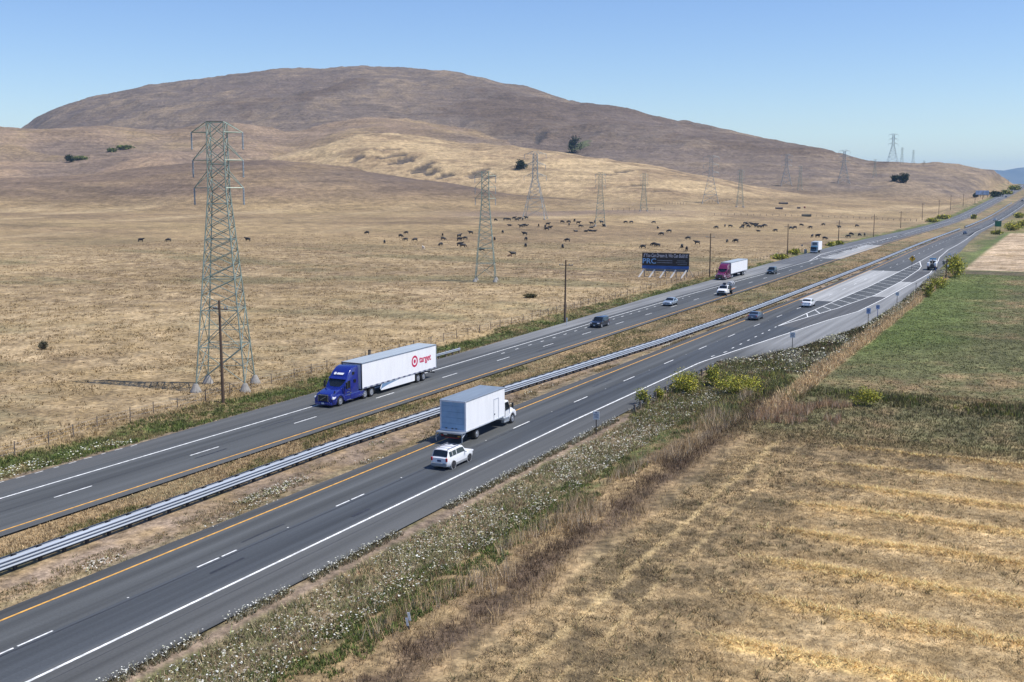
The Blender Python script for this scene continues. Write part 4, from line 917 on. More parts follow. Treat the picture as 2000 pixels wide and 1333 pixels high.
def service_truck():
    root = thing('tow_truck', 'white tow truck with blue light bar leaving beside the yellow diamond sign', 'tow truck', (-32.25, 323.3, 0), R(1.0), 'cars and trucks driving on the highway')
    for s in (1, -1):
        MB().box((s*.92, 1.6, 1.55), (.62, 2.8, 1.15)).build('tool_cabinet', WHITE, root, bevel=.10, seg=3, smooth=True)
        MB().box((s*.98, .17, 1.1), (.28, .05, .14)).build('tail_light', REDLAMP, root, bevel=.02)
        wheel(root, s*1.0, 1.35, .46, .24, ALLOY, s, dual=True); wheel(root, s*1.0, 5.9, .46, .26, ALLOY, s)
        MB().box((s*1.3, 5.0, 1.9), (.2, .14, .45)).build('mirror', mat('mirror_blue', (.05, .10, .25), .3), root, bevel=.02)
    m = MB().box((0, 1.7, 1.5), (.5, 2.7, .5)); m.tube((0, .1, 1.2), (0, 2.8, 2.7), .16, 6); m.box((0, .3, .8), (2.2, .7, .5)); m.box((.2, -.2, 1.2), (.9, .5, .7)); m.tube((-.8, .0, .6), (.8, 0, .6), .1)
    m.build('boom', BLACK, root, bevel=.02)
    MB().prism([(3.1, .7), (5.2, .7), (5.2, 1.75), (4.85, 2.62), (3.1, 2.70)], -1.08, 1.08, lambda y, z: 1-.10*sstep(1.7, 2.7, z)).build('cab', WHITE, root, bevel=.08, seg=3, smooth=True)
    MB().prism([(5.0, .7), (6.7, .7), (6.7, 1.4), (5.0, 1.7)], -.95, .95).build('hood', WHITE, root, bevel=.08, smooth=True)
    MB().box((0, 3.09, 2.15), (1.5, .03, .6)).build('rear_window', GLASS, root)
    MB().add([(-.9, 5.22, 1.8), (.9, 5.22, 1.8), (.85, 4.92, 2.5), (-.85, 4.92, 2.5)], [(0, 1, 2, 3)]).build('windshield', GLASS, root)
    MB().box((0, 3.9, 2.95), (1.7, .6, .45)).build('light_bar', mat('lightbar_blue', (.06, .20, .36), .3, vary=.2, scale=4), root, bevel=.06)
    MB().box((0, 3.3, .75), (.8, 6.6, .24)).build('chassis', CHASSIS, root)
service_truck()

# ------------------------------------------------------------------ rails, fences, poles, pylons, signs
GALV = mat('galvanised_steel', (.36, .40, .45), .45, .15, vary=.10, scale=1.2, stretch=(1, .15, 1))
WOODG = mat('weathered_wood', (.16, .13, .105), .85, vary=.3, scale=4, bump=.2, stretch=(6, 6, .7))
WOODB = mat('creosote_pole', (.095, .062, .042), .85, vary=.3, scale=4, bump=.2, stretch=(6, 6, .5))
WOODP = mat('pale_post', (.34, .29, .23), .85, vary=.3, scale=4)
CONCR = mat('footing_concrete', (.29, .275, .25), .9, vary=.18, scale=2.5, bump=.2)
PYLG = mat('pylon_green_steel', (.245, .305, .262), .5, .25, vary=.18, scale=.8)
PYLB = mat('pylon_grey_steel', (.27, .32, .34), .5, .25, vary=.18, scale=.8)
INSUL = mat('insulator_glass', (.22, .28, .32), .3, vary=.2, scale=6)
def rail_beam(pts, off, sgn, prof):
    """corrugated rail swept along pts [(x,y,z)]"""
    m = MB(); rings = []
    for (x, y, z) in pts: rings.append([(x+sgn*(off+o), y, z+h) for o, h in prof]+[(x+sgn*(off+o-.012), y, z+h) for o, h in prof[::-1]])
    m.loft(rings); return m
THRIE = [(0, .26), (.13, .30), (.13, .33), (0, .43), (0, .50), (.13, .535), (.13, .56), (0, .66), (0, .72), (.13, .755), (.13, .78), (0, .88)]
WBEAM = [(0, .44), (.085, .50), (.085, .565), (0, .61), (0, .63), (.085, .675), (.085, .74), (0, .79)]
RL = T([(10, -57.0), (60, -57.2), (80, -57.4), (100, -56.6), (125, -54.9), (155, -52.9), (185, -51.9), (214, -51.4), (333, -50.6), (600, -51.5), (650, -51.7), (1200, -53.0)])
def median_rail(s0, s1, label, maxp):
    root = thing('guardrail', label, 'guardrail', (float(RL(s0)+roadx(s0)), s0, gz(float(RL(s0)+roadx(s0)), s0)), 0, 'steel rails beside the lanes')
    o = root.location; s = np.arange(s0, s1, 3.81)
    P = [(float(RL(t)+roadx(t))-o.x, t-o.y, float(roadz(t))-.10-o.z) for t in s]
    for sg in (1, -1): rail_beam(P, .22, sg, THRIE).build('rail_beam', GALV, root)
    ps = np.arange(s0+.6, s1, 1.905); rest = MB(); first = None
    for i, t in enumerate(ps):
        x, y, z = float(RL(t)+roadx(t))-o.x, t-o.y, float(roadz(t))-.12-o.z
        m = rest if i >= maxp else MB()
        m.box((0 if i < maxp else x, 0 if i < maxp else y, .42+(0 if i < maxp else z)), (.18, .21, 1.04)); m.box((0 if i < maxp else x, 0 if i < maxp else y, .70+(0 if i < maxp else z)), (.42, .16, .34))
        if i < maxp:
            if first is None: first = m.build('post', BLACKP, root, loc=(x, y, z))
            else: c = first.copy(); COL.objects.link(c); c.parent = root; c.location = (x, y, z)
    if len(ps) > maxp: rest.build('far_posts', BLACKP, root)['kind'] = 'stuff'
    return root
BLACKP = mat('dark_timber_post', (.035, .034, .036), .85, vary=.35, scale=5)
median_rail(14, 655, 'long steel thrie beam barrier with dark posts running down the grassy median', 100)
median_rail(690, 1080, 'far continuation of the median barrier beyond the gap', 0)
def side_rail(s0, s1, fx, label, step=1.905):
    s = np.arange(s0, s1, step); x0, y0 = float(fx(s0)), float(s0); z0 = gz(x0, y0)
    root = thing('guardrail', label, 'guardrail', (x0, y0, z0), 0, 'steel rails beside the lanes')
    P = [(float(fx(t))-x0, t-y0, 0) for t in s]; sg = -1 if fx(s0) > -60 else 1
    rail_beam(P, .14, sg, WBEAM).build('rail_beam', GALV if sg > 0 else mat('weathered_rail', (.13, .145, .16), .6, .3, vary=.3, scale=2), root)
    for t in s[::1]: MB().box((float(fx(t))-x0, t-y0, .42), (.18, .20, .95)).build('post', WOODG, root, bevel=.015)
side_rail(113.5, 136, T([(100, -72.0-3.4), (136, -73.7-1.9)]), 'short guardrail ending on the shoulder behind the ring emblem trailer')
side_rail(107, 137.5, T([(107, -39.1), (117, -39.6), (137, -39.3)]), 'low wooden post guardrail half hidden by yellow flowering bushes')

FX = T([(40, -80.6), (66, -81.9), (78, -83.4), (110, -83.9), (143, -83.2), (220, -83.6), (300, -84.6), (420, -84.4), (900, -86)])
def wire_fence():
    s0 = 58.0; root = thing('wire_fence', 'low ranch fence of thin dark posts along the left verge', 'fence', (float(FX(s0)), s0, gz(float(FX(s0)), s0)))
    o = root.location; ps = np.cumsum(np.concatenate([[s0], rng.uniform(3.2, 4.6, 88)])); tops = []; meshes = []
    for k in range(4): 
        m = MB().tube((0, 0, -.2), (rng.uniform(-.05, .05), rng.uniform(-.04, .04), rng.uniform(1.15, 1.4)), .055, 6, .05); meshes.append(m)
    first = {}
    for i, t in enumerate(ps):
        x = float(FX(t)+rng.uniform(-.12, .12)); z = gz(x, t); k = i % 4; tops.append((x-o.x, t-o.y, z-o.z))
        if k not in first: first[k] = meshes[k].build('post', WOODG, root, loc=(x-o.x, t-o.y, z-o.z))
        else: c = first[k].copy(); COL.objects.link(c); c.parent = root; c.location = (x-o.x, t-o.y, z-o.z)
    for h in (.35, .75, 1.1): MB().path([(p[0], p[1], p[2]+h) for p in tops], .006, 3).build('wire', GALV, root)
wire_fence()
def post_fence(label, pts, n, h=1.5, rails=True):
    P = [hit(u, v) for u, v in pts]; Q = []
    us = np.linspace(0, len(P)-1, n)
    for q in us:
        i = min(int(q), len(P)-2); t = q-i; Q.append((lerp(P[i][0], P[i+1][0], t), lerp(P[i][1], P[i+1][1], t)))
    z0 = gz(*Q[0]); root = thing('post_fence', label, 'fence', (Q[0][0], Q[0][1], z0)); first = None; V = []
    for i, (x, y) in enumerate(Q):
        loc = (x-Q[0][0], y-Q[0][1], gz(x, y)-z0); V.append(loc)
        if first is None: first = MB().box((0, 0, h/2-.1), (.22, .22, h+.2)).build('post', WOODG, root, loc=loc, bevel=.02)
        else: c = first.copy(); COL.objects.link(c); c.parent = root; c.location = loc; c.rotation_euler.z = rng.uniform(0, 1); c.scale.z = rng.uniform(.8, 1.15)
    if rails:
        for hh in (.6, 1.2): MB().path([(a, b, c+hh) for a, b, c in V], .03, 4).build('wire', WOODP, root)
post_fence('pale fence line crossing the pasture behind the huddled cattle', [(1395, 421), (1500, 422), (1600, 424), (1700, 428), (1790, 433)], 34)
post_fence('short row of dark posts right of the fourth pylon', [(1196, 412), (1240, 412), (1290, 412)], 9, 1.9, False)
post_fence('few dark posts on the pale strip below the third hill pylon', [(1302, 399), (1340, 400)], 8, 1.9, False)
post_fence('dark posts scattered by the base of the tall grey pylon right of the billboard', [(1385, 396), (1425, 394)], 7, 1.8, False)

def utility_pole(h=11.2, arm=2.4):
    root = thing('utility_pole', 'x', 'utility pole', (0, 0, 0), 0, 'wooden utility poles along the left verge')
    MB().tube((0, 0, -.3), (0, 0, h), .19, 8, .12).build('pole', WOODB, root, smooth=True)
    MB().box((0, .15, h-.95), (arm, .11, .13)).build('crossarm', WOODG, root)
    for x in (-arm/2+.12, -arm/2+.55, arm/2-.55, arm/2-.12):
        MB().lathe((x, .15, h-.885), 'z', [(.05, 0), (.075, .05), (.05, .10), (.07, .15), (.02, .2)], 8).build('insulator', INSUL, root)
    return root
UP = [('tall brown utility pole standing in front of the nearest pylon', 436, 787, 11.3, -.15),
 ('utility pole left of the black crossover with a dark crossarm', 1103, 631, 10.9, .25),
 ('utility pole between the billboard and the parked plum truck', 1386, 541, 11.2, .3),
 ('utility pole left of the blue cabover truck', 1538, 503, 11.0, .3),
 ('utility pole right behind the blue cabover truck', 1637, 477, 9.6, .35),
 ('fifth utility pole past the plum truck beside cattle at the verge', 1706, 463, 10.5, .3),
 ('utility pole where the verge bends below the pale fence line', 1759, 446, 9.8, .3)]
up0 = utility_pole(); first_up = True
for k, (lab, u, v, hh, rz) in enumerate(UP):
    p = hit(u, v); o = up0 if k == 0 else copy_tree(up0)
    o.location = p[:3]; o.rotation_euler = (0.006*(k % 3-1), .012*((k*2) % 3-1), rz); o.scale = (1, 1, hh/11.2); o['label'] = lab
ORD = ['nearest', 'second nearest', 'third', 'fourth', 'fifth', 'sixth', 'seventh']
for k, (u, v, top) in enumerate([(1801, 430, 397), (1833, 425, 391), (1856, 411, 382), (1881, 404, 379), (1904, 397, 378), (1919, 390, 374), (1969, 360, 351)]):
    p = hit(u, v); o = copy_tree(up0); o.location = p[:3]; o.rotation_euler = (0, .01*(k % 3-1), .35); o.scale = (1, 1, np.clip((v-top)*p[3]/CAM_F/11.2, .5, 1.4))
    o['label'] = ORD[k]+' of the seven thin far utility poles climbing towards the crest'
_s_ = np.linspace(90, 160, 700); _u, _v = project(-80.5+0*_s_, _s_, 0*_s_); _k = int(np.argmin(np.abs(_u-722)))
st_ = thing('stub_pole', 'cut wooden stub pole rising behind the ring emblem trailer', 'pole', (-80.5, float(_s_[_k]), gz(-80.5, float(_s_[_k]))))
_zz = np.linspace(1, 12, 600); _w = project(-80.5+0*_zz, float(_s_[_k])+0*_zz, _zz)[1]; hh = float(_zz[int(np.argmin(np.abs(_w-678)))])
MB().tube((0, 0, -.3), (0, 0, hh-.1), .23, 9, .20).build('pole', WOODG, st_, smooth=True); MB().tube((0, 0, hh-.1), (0, 0, hh), .21, 9, .19).build('cap', BLACKP, st_)

def pylon(kind):
    g = kind == 'green'
    root = thing('pylon', 'x', 'power pylon', (0, 0, 0), 0, 'steel pylons of the power lines')
    M_ = PYLG if g else PYLB
    if g:
        H, zw, bw, tw = 30.4, 22.6, 2.85, 1.02; arms = [(29.25, 2.9, 1.15), (26.15, 2.85, 1.9), (23.05, 2.8, 1.9)]
        pan = [1.0, 5.0, 9.2]+[9.2+(22.6-9.2)*t for t in (.14, .27, .39, .50, .60, .70, .80, .90, 1)]+[24.15, 25.7, 27.25, 28.8, 30.4]
        leg_r, br, arm_w = .085, .048, .05
    else:
        H, zw, bw, tw = 45, 27.5, 7.6, 1.7; arms = [(43.2, 7.4, 1.8), (36.0, 7.0, 2.2), (28.6, 7.6, 2.2)]
        pan = [.6, 8, 13.5, 18, 21.8, 24.9, 27.5, 30.4, 33.3, 36.0, 38.5, 41, 43.2]
        leg_r, br, arm_w = .15, .085, .085
    hw = lambda z: lerp(bw, tw, min(z/zw, 1)) if z < zw else lerp(tw, tw*(.93 if g else .8), (z-zw)/(H-zw))
    cor = lambda z, k: Vector(((1, 1, -1, -1)[k]*hw(z), (1, -1, -1, 1)[k]*hw(z), z))
    zt = H if g else pan[-1]
    for k in range(4):
        m = MB(); m.tube(cor(.5, k), cor(zw, k), leg_r, 4, leg_r*.85); m.tube(cor(zw, k), cor(zt, k), leg_r*.85, 4, leg_r*.7)
        if not g: m.tube(cor(zt, k), (0, 0, H), leg_r*.6, 4)
        m.build('leg', M_, root)
        c = cor(.4, k); MB().lathe((c.x, c.y, 0), 'z', [(.72, -.4), (.64, .1), (.27, .9), (.24, .95)] if g else [(.9, -.4), (.8, .3), (.5, .6), (.45, .62)], 12).build('footing', CONCR, root, smooth=False)
    m = MB()
    for i in range(len(pan)-1):
        a, b = pan[i], pan[i+1]
        for k in range(4):
            n = (k+1) % 4
            if g and b <= 9.3:
                mid = (cor(b, k)+cor(b, n))/2
                m.tube(cor(a, k), cor(b, n), br); m.tube(cor(a, n), cor(b, k), br)
                m.tube(cor((a+b)/2, k), (cor(a, k)+cor(b, n))/2, br*.7); m.tube(cor((a+b)/2, n), (cor(a, n)+cor(b, k))/2, br*.7)
                m.tube(cor(b, k), cor(b, n), br*1.1)
            else:
                m.tube(cor(a, k), cor(b, n), br); m.tube(cor(a, n), cor(b, k), br)
                if not g or i % 3 == 0: m.tube(cor(b, k), cor(b, n), br)
    if g:
        for z in (9.2, 5.0): m.tube(cor(z, 0), cor(z, 2), br*.8); m.tube(cor(z, 1), cor(z, 3), br*.8)
        m.tube(cor(H, 0), cor(H, 3), br); m.tube(cor(H, 1), cor(H, 2), br); m.tube(cor(H, 0), cor(H, 1), br); m.tube(cor(H, 2), cor(H, 3), br)
    m.build('bracing', M_, root)
    for (z, ln, up) in arms:
        for s in (1, -1):
            m = MB(); tip = Vector((s*ln, 0, z))
            for ysg in (1, -1):
                c0 = Vector((s*hw(z), ysg*hw(z), z)); c1 = Vector((s*hw(min(z+up, zt)), ysg*hw(min(z+up, zt)), z+up))
                m.tube(c0, tip, arm_w); m.tube(c1, tip, arm_w)
                if not g:
                    for t in (.3, .6): m.tube(c0.lerp(tip, t), c1.lerp(tip, t), arm_w*.7); m.tube(c0.lerp(tip, t), c1.lerp(tip, t-.3), arm_w*.7)
            m.build('crossarm', M_, root)
            L_ = 1.95 if g else 3.0; r_ = .085 if g else .13; prof = []
            n = 12
            for q in range(n): prof += [(r_, -L_*(q+.15)/n), (r_*1.35, -L_*(q+.45)/n), (r_*.7, -L_*(q+.8)/n)]
            MB().lathe((tip.x, tip.y, tip.z), 'z', [(.02, 0)]+prof+[(.02, -L_)], 8).build('insulator', INSUL, root)
    return root
pg, pb = pylon('green'), pylon('grey')
PY = [('g', 442, 757, 248, 'tallest green lattice pylon on cone footings, nearest the camera'),
 ('g', 948.5, 549.5, 338, 'green lattice pylon in mid pasture among the grazing cattle'),
 ('b', 1045, 428, 298, 'wide armed grey pylon behind the row of cattle, left of the bush line'),
 ('g', 1172, 442, 338, 'pylon standing over resting cattle, in front of the gully'),
 ('g', 1257, 413, 340, 'thin pale green pylon above the billboard'),
 ('b', 1387, 397, 305, 'tall grey pylon at the foot of the slope above the plum truck'),
 ('g', 1445, 405, 333, 'faint pylon just right of the tall grey one'),
 ('b', 1535, 363, 302, 'grey pylon on the slope above the blue cabover truck'),
 ('g', 1562, 371, 325, 'short faint pylon right of the one above the cabover truck'),
 ('b', 1647, 359, 294, 'grey pylon standing against the upper slope near the ridge end'),
 ('g', 1708, 346, 312, 'small faint pylon left of the dark pair of trees'),
 ('b', 1743, 317, 262, 'largest pylon on the skyline seen against the sky'),
 ('g', 1761, 320, 289, 'second pylon on the skyline, slender'),
 ('g', 1783, 321.5, 294, 'third pylon on the skyline, slender and pale'),
 ('g', 1805, 321, 314, 'tiny pylon top just over the skyline, right of the others')]
fl = {'g': 0, 'b': 0}
for (kd, u, v, top, lab) in PY:
    src = pg if kd == 'g' else pb; Hh = 30.4 if kd == 'g' else 45; p = None; dv = 0
    while p is None or p[3] > 2300: p = hit(u, v+dv); dv += 1
    sc = (v-top)*p[3]/CAM_F/Hh*1.0
    o = src if not fl[kd] else copy_tree(src); fl[kd] = 1
    o.location = p[:3]; sx = 1.0 if kd == 'g' and p[3] < 200 else min(max(sc, .55), 1.5); o.scale = (sx, sx, sc); o.rotation_euler = (0, 0, .49 if p[3] < 200 else .42 if kd == 'g' else .30)
    o['label'] = lab

def sign(name, label, cat, u, v, top, w, h, pm, postm, face=0.0, xy=None, bars=None, group=None, tilt=0.0, two=False, dia=False):
    if xy is None: p = hit(u, v)
    else: p = (xy[0], xy[1], gz(*xy), math.hypot(*xy))
    Hh = (v-top)*p[3]/CAM_F if top else h+1
    root = thing(name, label, cat, p[:3], face, group); root.rotation_euler.y = tilt
    for x in ((-w*.33, w*.33) if two else (0,)): MB().box((x, .05, Hh/2-.1), (.09 if w < 2 else .16, .07 if w < 2 else .14, Hh+.2)).build('post', postm, root)
    pn = None
    if dia: pn = MB().prism_z([(w/2*math.cos(a), w/2*math.sin(a)) for a in np.linspace(0, 2*math.pi, 4, endpoint=False)], -.012, .012).build('panel', pm, root)
    else: MB().box((0, 0, Hh-h/2), (w, .03, h)).build('panel', pm, root, bevel=.01)
    if dia:
        pn.rotation_euler = (math.pi/2, 0, 0); pn.location = (0, 0, Hh-w/2)
    for (bx, bz, bw, bh, bm) in (bars or []): MB().box((bx, -.02, Hh-bz), (bw, .012, bh)).build('marking', bm, root)
    return root
SW = mat('sign_white', (.62, .66, .68), .45, vary=.06, scale=3); SDK = mat('sign_ink', (.03, .05, .14), .5, vary=.2, scale=9); SBL = mat('sign_blue', (.03, .09, .32), .45, vary=.1, scale=5)
SG = mat('sign_green', (.012, .15, .075), .45, vary=.08, scale=2); SY = mat('sign_yellow', (.80, .44, .02), .45, vary=.06, scale=3); POST = mat('sign_post', (.07, .06, .055), .8, vary=.2, scale=5)
bars = [(0, .14, .20, .08, SDK), (0, .34, .50, .055, SDK), (-.02, .47, .34, .035, SDK), (.02, .58, .38, .035, SDK)]
def bsc(w, h): return [(a*w/.62, b*h/.80, c*w/.62, d*h/.80, e) for a, b, c, d, e in bars]
sign('road_sign', 'white sign with dark lines on a thin post near the white edge line', 'road sign', 1160, 846, 799, .62, .80, SW, POST, .18, (-38.9, 95.8), bars, 'small white signs on the right verge')
sign('road_sign', 'white sign with blue lines where the wide grey shoulder begins', 'road sign', 1547, 687, 649, .72, .78, SW, POST, .2, None, bsc(.72, .78), 'small white signs on the right verge')
sign('road_sign', 'blue striped sign, left of the close pair beside the shoulder', 'road sign', 1695, 638, 602, .68, .95, mat('sign_pale_blue', (.30, .40, .62), .45, vary=.1, scale=4), POST, .2, None, bsc(.68, .95), 'small white signs on the right verge')
sign('road_sign', 'blue post sign, right of the close pair beside the shoulder', 'road sign', 1713.5, 625, 596, .62, .70, mat('sign_pale_blue', (.3, .4, .62)), SBL, .2, None, bsc(.62, .7), 'small white signs on the right verge')
sign('road_sign', 'grey white sign halfway along the pale shoulder before the wooden post', 'road sign', 1751.5, 597, 571, .66, .70, SW, POST, .2, None, bsc(.66, .7), 'small white signs on the right verge')
sign('marker_post', 'bare brown wooden post at the shoulder edge', 'post', 1788, 583, 553, .12, .3, WOODB, WOODB, .2)
sign('marker_post', 'short blue marker post behind the tow truck', 'post', 1827, 537, 524, .30, .55, SBL, SBL, .2)
sign('marker_post', 'small grey marker sign among the green weeds', 'post', 1812, 555, 540, .40, .5, SW, POST, .2)
sign('road_sign', 'small white sign beyond the tall yellow bush', 'road sign', 1854, 506, 495, .85, .75, SW, POST, .2, None, None, 'small white signs on the right verge')
yb = sign('warning_sign', 'yellow diamond warning sign with black symbol at the gore tip', 'warning sign', 1790, 529, 503, 1.85, 1.85, SY, POST, .25, (-37.6, 325.5), None, None, dia=True)
Hy = (529-503)*math.hypot(37, 325)/CAM_F
MB().box((0, -.03, Hy-.98), (.16, .012, .75)).build('symbol', BLACK, yb); MB().prism([(0, 0), (.012, 0), (.012, .3), (0, .3)], -.28, .28).build('symbol', BLACK, yb, loc=(0, -.036, Hy-.72))
sign('highway_sign', 'large green guide sign on two posts right of the road', 'road sign', 1957, 455, 430, 2.9, 2.7, SG, POST, .15, (-29.0, 585.0), None, None, two=True)
sign('marker_post', 'small white split paddle leaning in the tall brown grass', 'post', 801, 1226, 1200, .13, .46, SW, POST, .35, (-30.15, 47.9), None, None, tilt=-.18)
pd = [o for o in COL.objects if o.get('label', '').startswith('small white split')][0]
MB().box((.17, .0, 1.10-.36), (.13, .03, .46)).build('panel', SW, pd)
sign('marker_post', 'white paddle on the left verge below the second utility pole', 'post', 1107, 638, 621, .20, .7, SW, SW, .1)
sign('marker_post', 'pale paddle at the verge just before the plum truck pull-out bushes', 'post', 1517, 504, 494, .30, .9, SW, SW, .1)
sign('marker_post', 'thin sign post left of the blue cabover truck', 'post', 1566, 493, 478, .5, .6, mat('sign_back', (.24, .26, .27), .5), POST, .1)
ub = thing('utility_cabinet', 'grey utility cabinet beside the blue cabover truck', 'cabinet', hit(1573, 496)[:3], .3)
MB().box((0, 0, .8), (.9, .6, 1.6)).build('body', mat('cabinet_grey', (.25, .28, .29), .5), ub, bevel=.04); MB().box((0, -.31, .8), (.7, .03, 1.3)).build('door', mat('cabinet_door', (.30, .33, .34), .5), ub)
p = hit(1847, 551); lp = thing('utility_pole', 'short brown pole with a round fixture in front of the tall yellow bush', 'utility pole', p[:3], 0)
MB().tube((0, 0, -.2), (0, 0, 5.6), .15, 8, .12).build('pole', WOODB, lp, smooth=True); MB().box((-.35, 0, 5.0), (1.5, .10, .12)).build('crossarm', WOODB, lp)
MB().lathe((-.6, 0, 4.2), 'z', [(.10, 0), (.36, .1), (.36, .9), (.2, 1.05), (.05, 1.1)], 10).build('transformer', mat('transformer_grey', (.14, .14, .13), .6), lp, smooth=True)
MB().box((.35, -.05, 4.0), (.36, .03, .5)).build('panel', SW, lp)

def billboard():
    p = (-91.0, 269.9); z = gz(*p); root = thing('billboard', 'dark billboard with PRC lettering and a blue band on white timber props', 'billboard', (*p, z), .12)
    Wd, z0, z1 = 12.2, 2.15, 6.25; D = mat('poster_black', (.016, .014, .017), .5, vary=.3, scale=1.5); pv = MB().box((0, .12, (z0+z1)/2), (Wd, .18, z1-z0)).build('panel', D, root, bevel=.02)
    MB().box((0, .02, z0+.40), (Wd-.02, .03, .78)).build('blue_band', mat('poster_blue', (.02, .095, .35), .5, vary=.45, scale=1.2, stretch=(.5, 1, 5)), pv)
    LT = mat('poster_letter_pale', (.52, .53, .60), .5, vary=.25, scale=2); LB = mat('poster_letter_blue', (.22, .46, .78), .5, vary=.1, scale=2); LD = mat('poster_letter_dim', (.17, .20, .26), .5, vary=.4, scale=3)
    fm = lambda x, z_, y=.02: Matrix(((1, 0, 0, x), (0, 0, -1, y), (0, 1, 0, z_), (0, 0, 0, 1)))
    sg_ = text_mesh('slogan', 'If You Can Dream It, We Can Build It!', 1.32, LT, pv, fm(0, 0), .25, bold=.02); sg_.scale = (11.5/sg_.dimensions.x, 1, 1); sg_.location = (0, 0, z1-.72)
    pr_ = text_mesh('initials', 'PRC', 1.85, LB, pv, fm(0, 0), bold=.02); pr_.scale = (3.5/pr_.dimensions.x, 1, 1); pr_.location = (-4.2, 0, z1-2.2)
    for (x, dz, w, h) in ((-.15, 1.95, 3.9, .17), (-.15, 2.50, 3.9, .17), (4.1, 1.95, 2.2, .13), (4.2, 2.42, 2.9, .11), (4.3, 2.85, 2.4, .11)):
        MB().box((x, .022, z1-dz), (w, .02, h)).build('small_print', LD, pv)
    MB().box((.35, .14, z0-.33), (Wd-1.1, .10, .62)).build('skirt_panel', mat('skirt_grey', (.12, .15, .18), .6, vary=.2, scale=2), root)
    TP = mat('white_timber', (.72, .71, .68), .7, vary=.15, scale=3)
    for k in range(5):
        x = -5.5+k*2.75
        m = MB(); m.tube((x, .5, -.2), (x, .25, z1-.2), .13, 4); m.build('post', mat('timber_grey', (.20, .19, .20), .8, vary=.2, scale=3), root)
        MB().tube((x-1.25, -1.1, -.2), (x-.02, .12, z0-.2), .20, 4).build('prop', TP, root)
        MB().tube((x+1.4, 2.6, -.2), (x+.05, .35, z0+1), .11, 4).build('prop', WOODP, root)
    m = MB(); m.tube((-5.6, .3, .12), (-2.6, .3, .02), .08, 4); m.build('ground_rail', WOODP, root)
billboard()
def far_billboard():
    p = hit(1918, 386); root = thing('billboard', 'distant pale blue billboard beside the crest of the highway', 'billboard', p[:3], .25)
    s = p[3]/1000.0
    MB().box((0, 0, 4.3*s), (11.4*s, .4, 3.8*s)).build('panel', mat('poster_sky', (.38, .48, .66), .5, vary=.35, scale=.35), root)
    MB().box((0, .0, 2.1*s), (11.4*s, .5, .5*s)).build('skirt_panel', BLACK, root)
    for k in range(4): MB().box((-4.5*s+k*3*s, .3, 1.2*s), (.35, .35, 2.6*s)).build('post', WOODB, root)
far_billboard()
def trough(name, label, cat, u, v, L, Wd, H, col, rz):
    p = hit(u, v); root = thing(name, label, cat, p[:3], rz)
    bm_ = mat('trough_'+name, col, .7, vary=.2, scale=1)
    MB().prism([(-Wd/2, 0), (Wd/2, 0), (Wd/2, H*.7), (Wd/2*.7, H), (-Wd/2*.7, H), (-Wd/2, H*.7)], -L/2, L/2).build('body', bm_, root, bevel=.05)
    for x in (-L*.4, L*.4): MB().box((x, 0, H*.5), (.15, Wd*1.06, H*1.02)).build('frame', WOODG, root)
trough('feed_trough', 'long dark feed trough at the pale fence line', 'trough', 1575, 423.5, 6.6, 1.6, 1.7, (.07, .075, .06), .35)
trough('farm_trailer', 'dark low farm trailer in the field, upper of the pair', 'trailer', 1530, 399, 7.5, 2.2, 1.5, (.05, .04, .038), .6)
trough('stock_tank', 'dark low stock tank in the field, lower of the pair', 'tank', 1521.5, 409, 5.5, 2.0, 1.4, (.06, .05, .055), .35)
trough('barrel', 'small dull red tank in the far field', 'tank', 1571.5, 407, 1.3, 1.3, 1.4, (.22, .04, .035), .35)
trough('stock_tank', 'pale grey tank left of the small red one in the far field', 'tank', 1560, 408, 2.6, 1.4, 1.3, (.06, .05, .055), .35)
KP = [(-74.72+.02*k, 58.2+k*1.75) for k in range(9)]
kp = None
for k, (x, y) in enumerate(KP):
    if kp is None:
        m = MB().box((0, 0, .02), (.20, .85, .16)); kp = m.build('kerb_piece', mat('kerb_pale', (.36, .35, .33), .85, vary=.35, scale=4, bump=.3), None, bevel=.04); o = kp
    else: o = kp.copy(); COL.objects.link(o)
    o.location = (x+.12*math.sin(k*7), y, gz(x, y)+.04); o.rotation_euler.z = .12*math.sin(k*3.3); o.scale = (1, .6+.5*abs(math.sin(k*2.1)), 1)
    tag(o, 'broken pale kerb piece, '+['first', 'second', 'third', 'fourth', 'fifth', 'sixth', 'seventh', 'eighth', 'ninth'][k]+' from the left edge along the left shoulder', 'kerb', 'broken kerb pieces on the left shoulder')

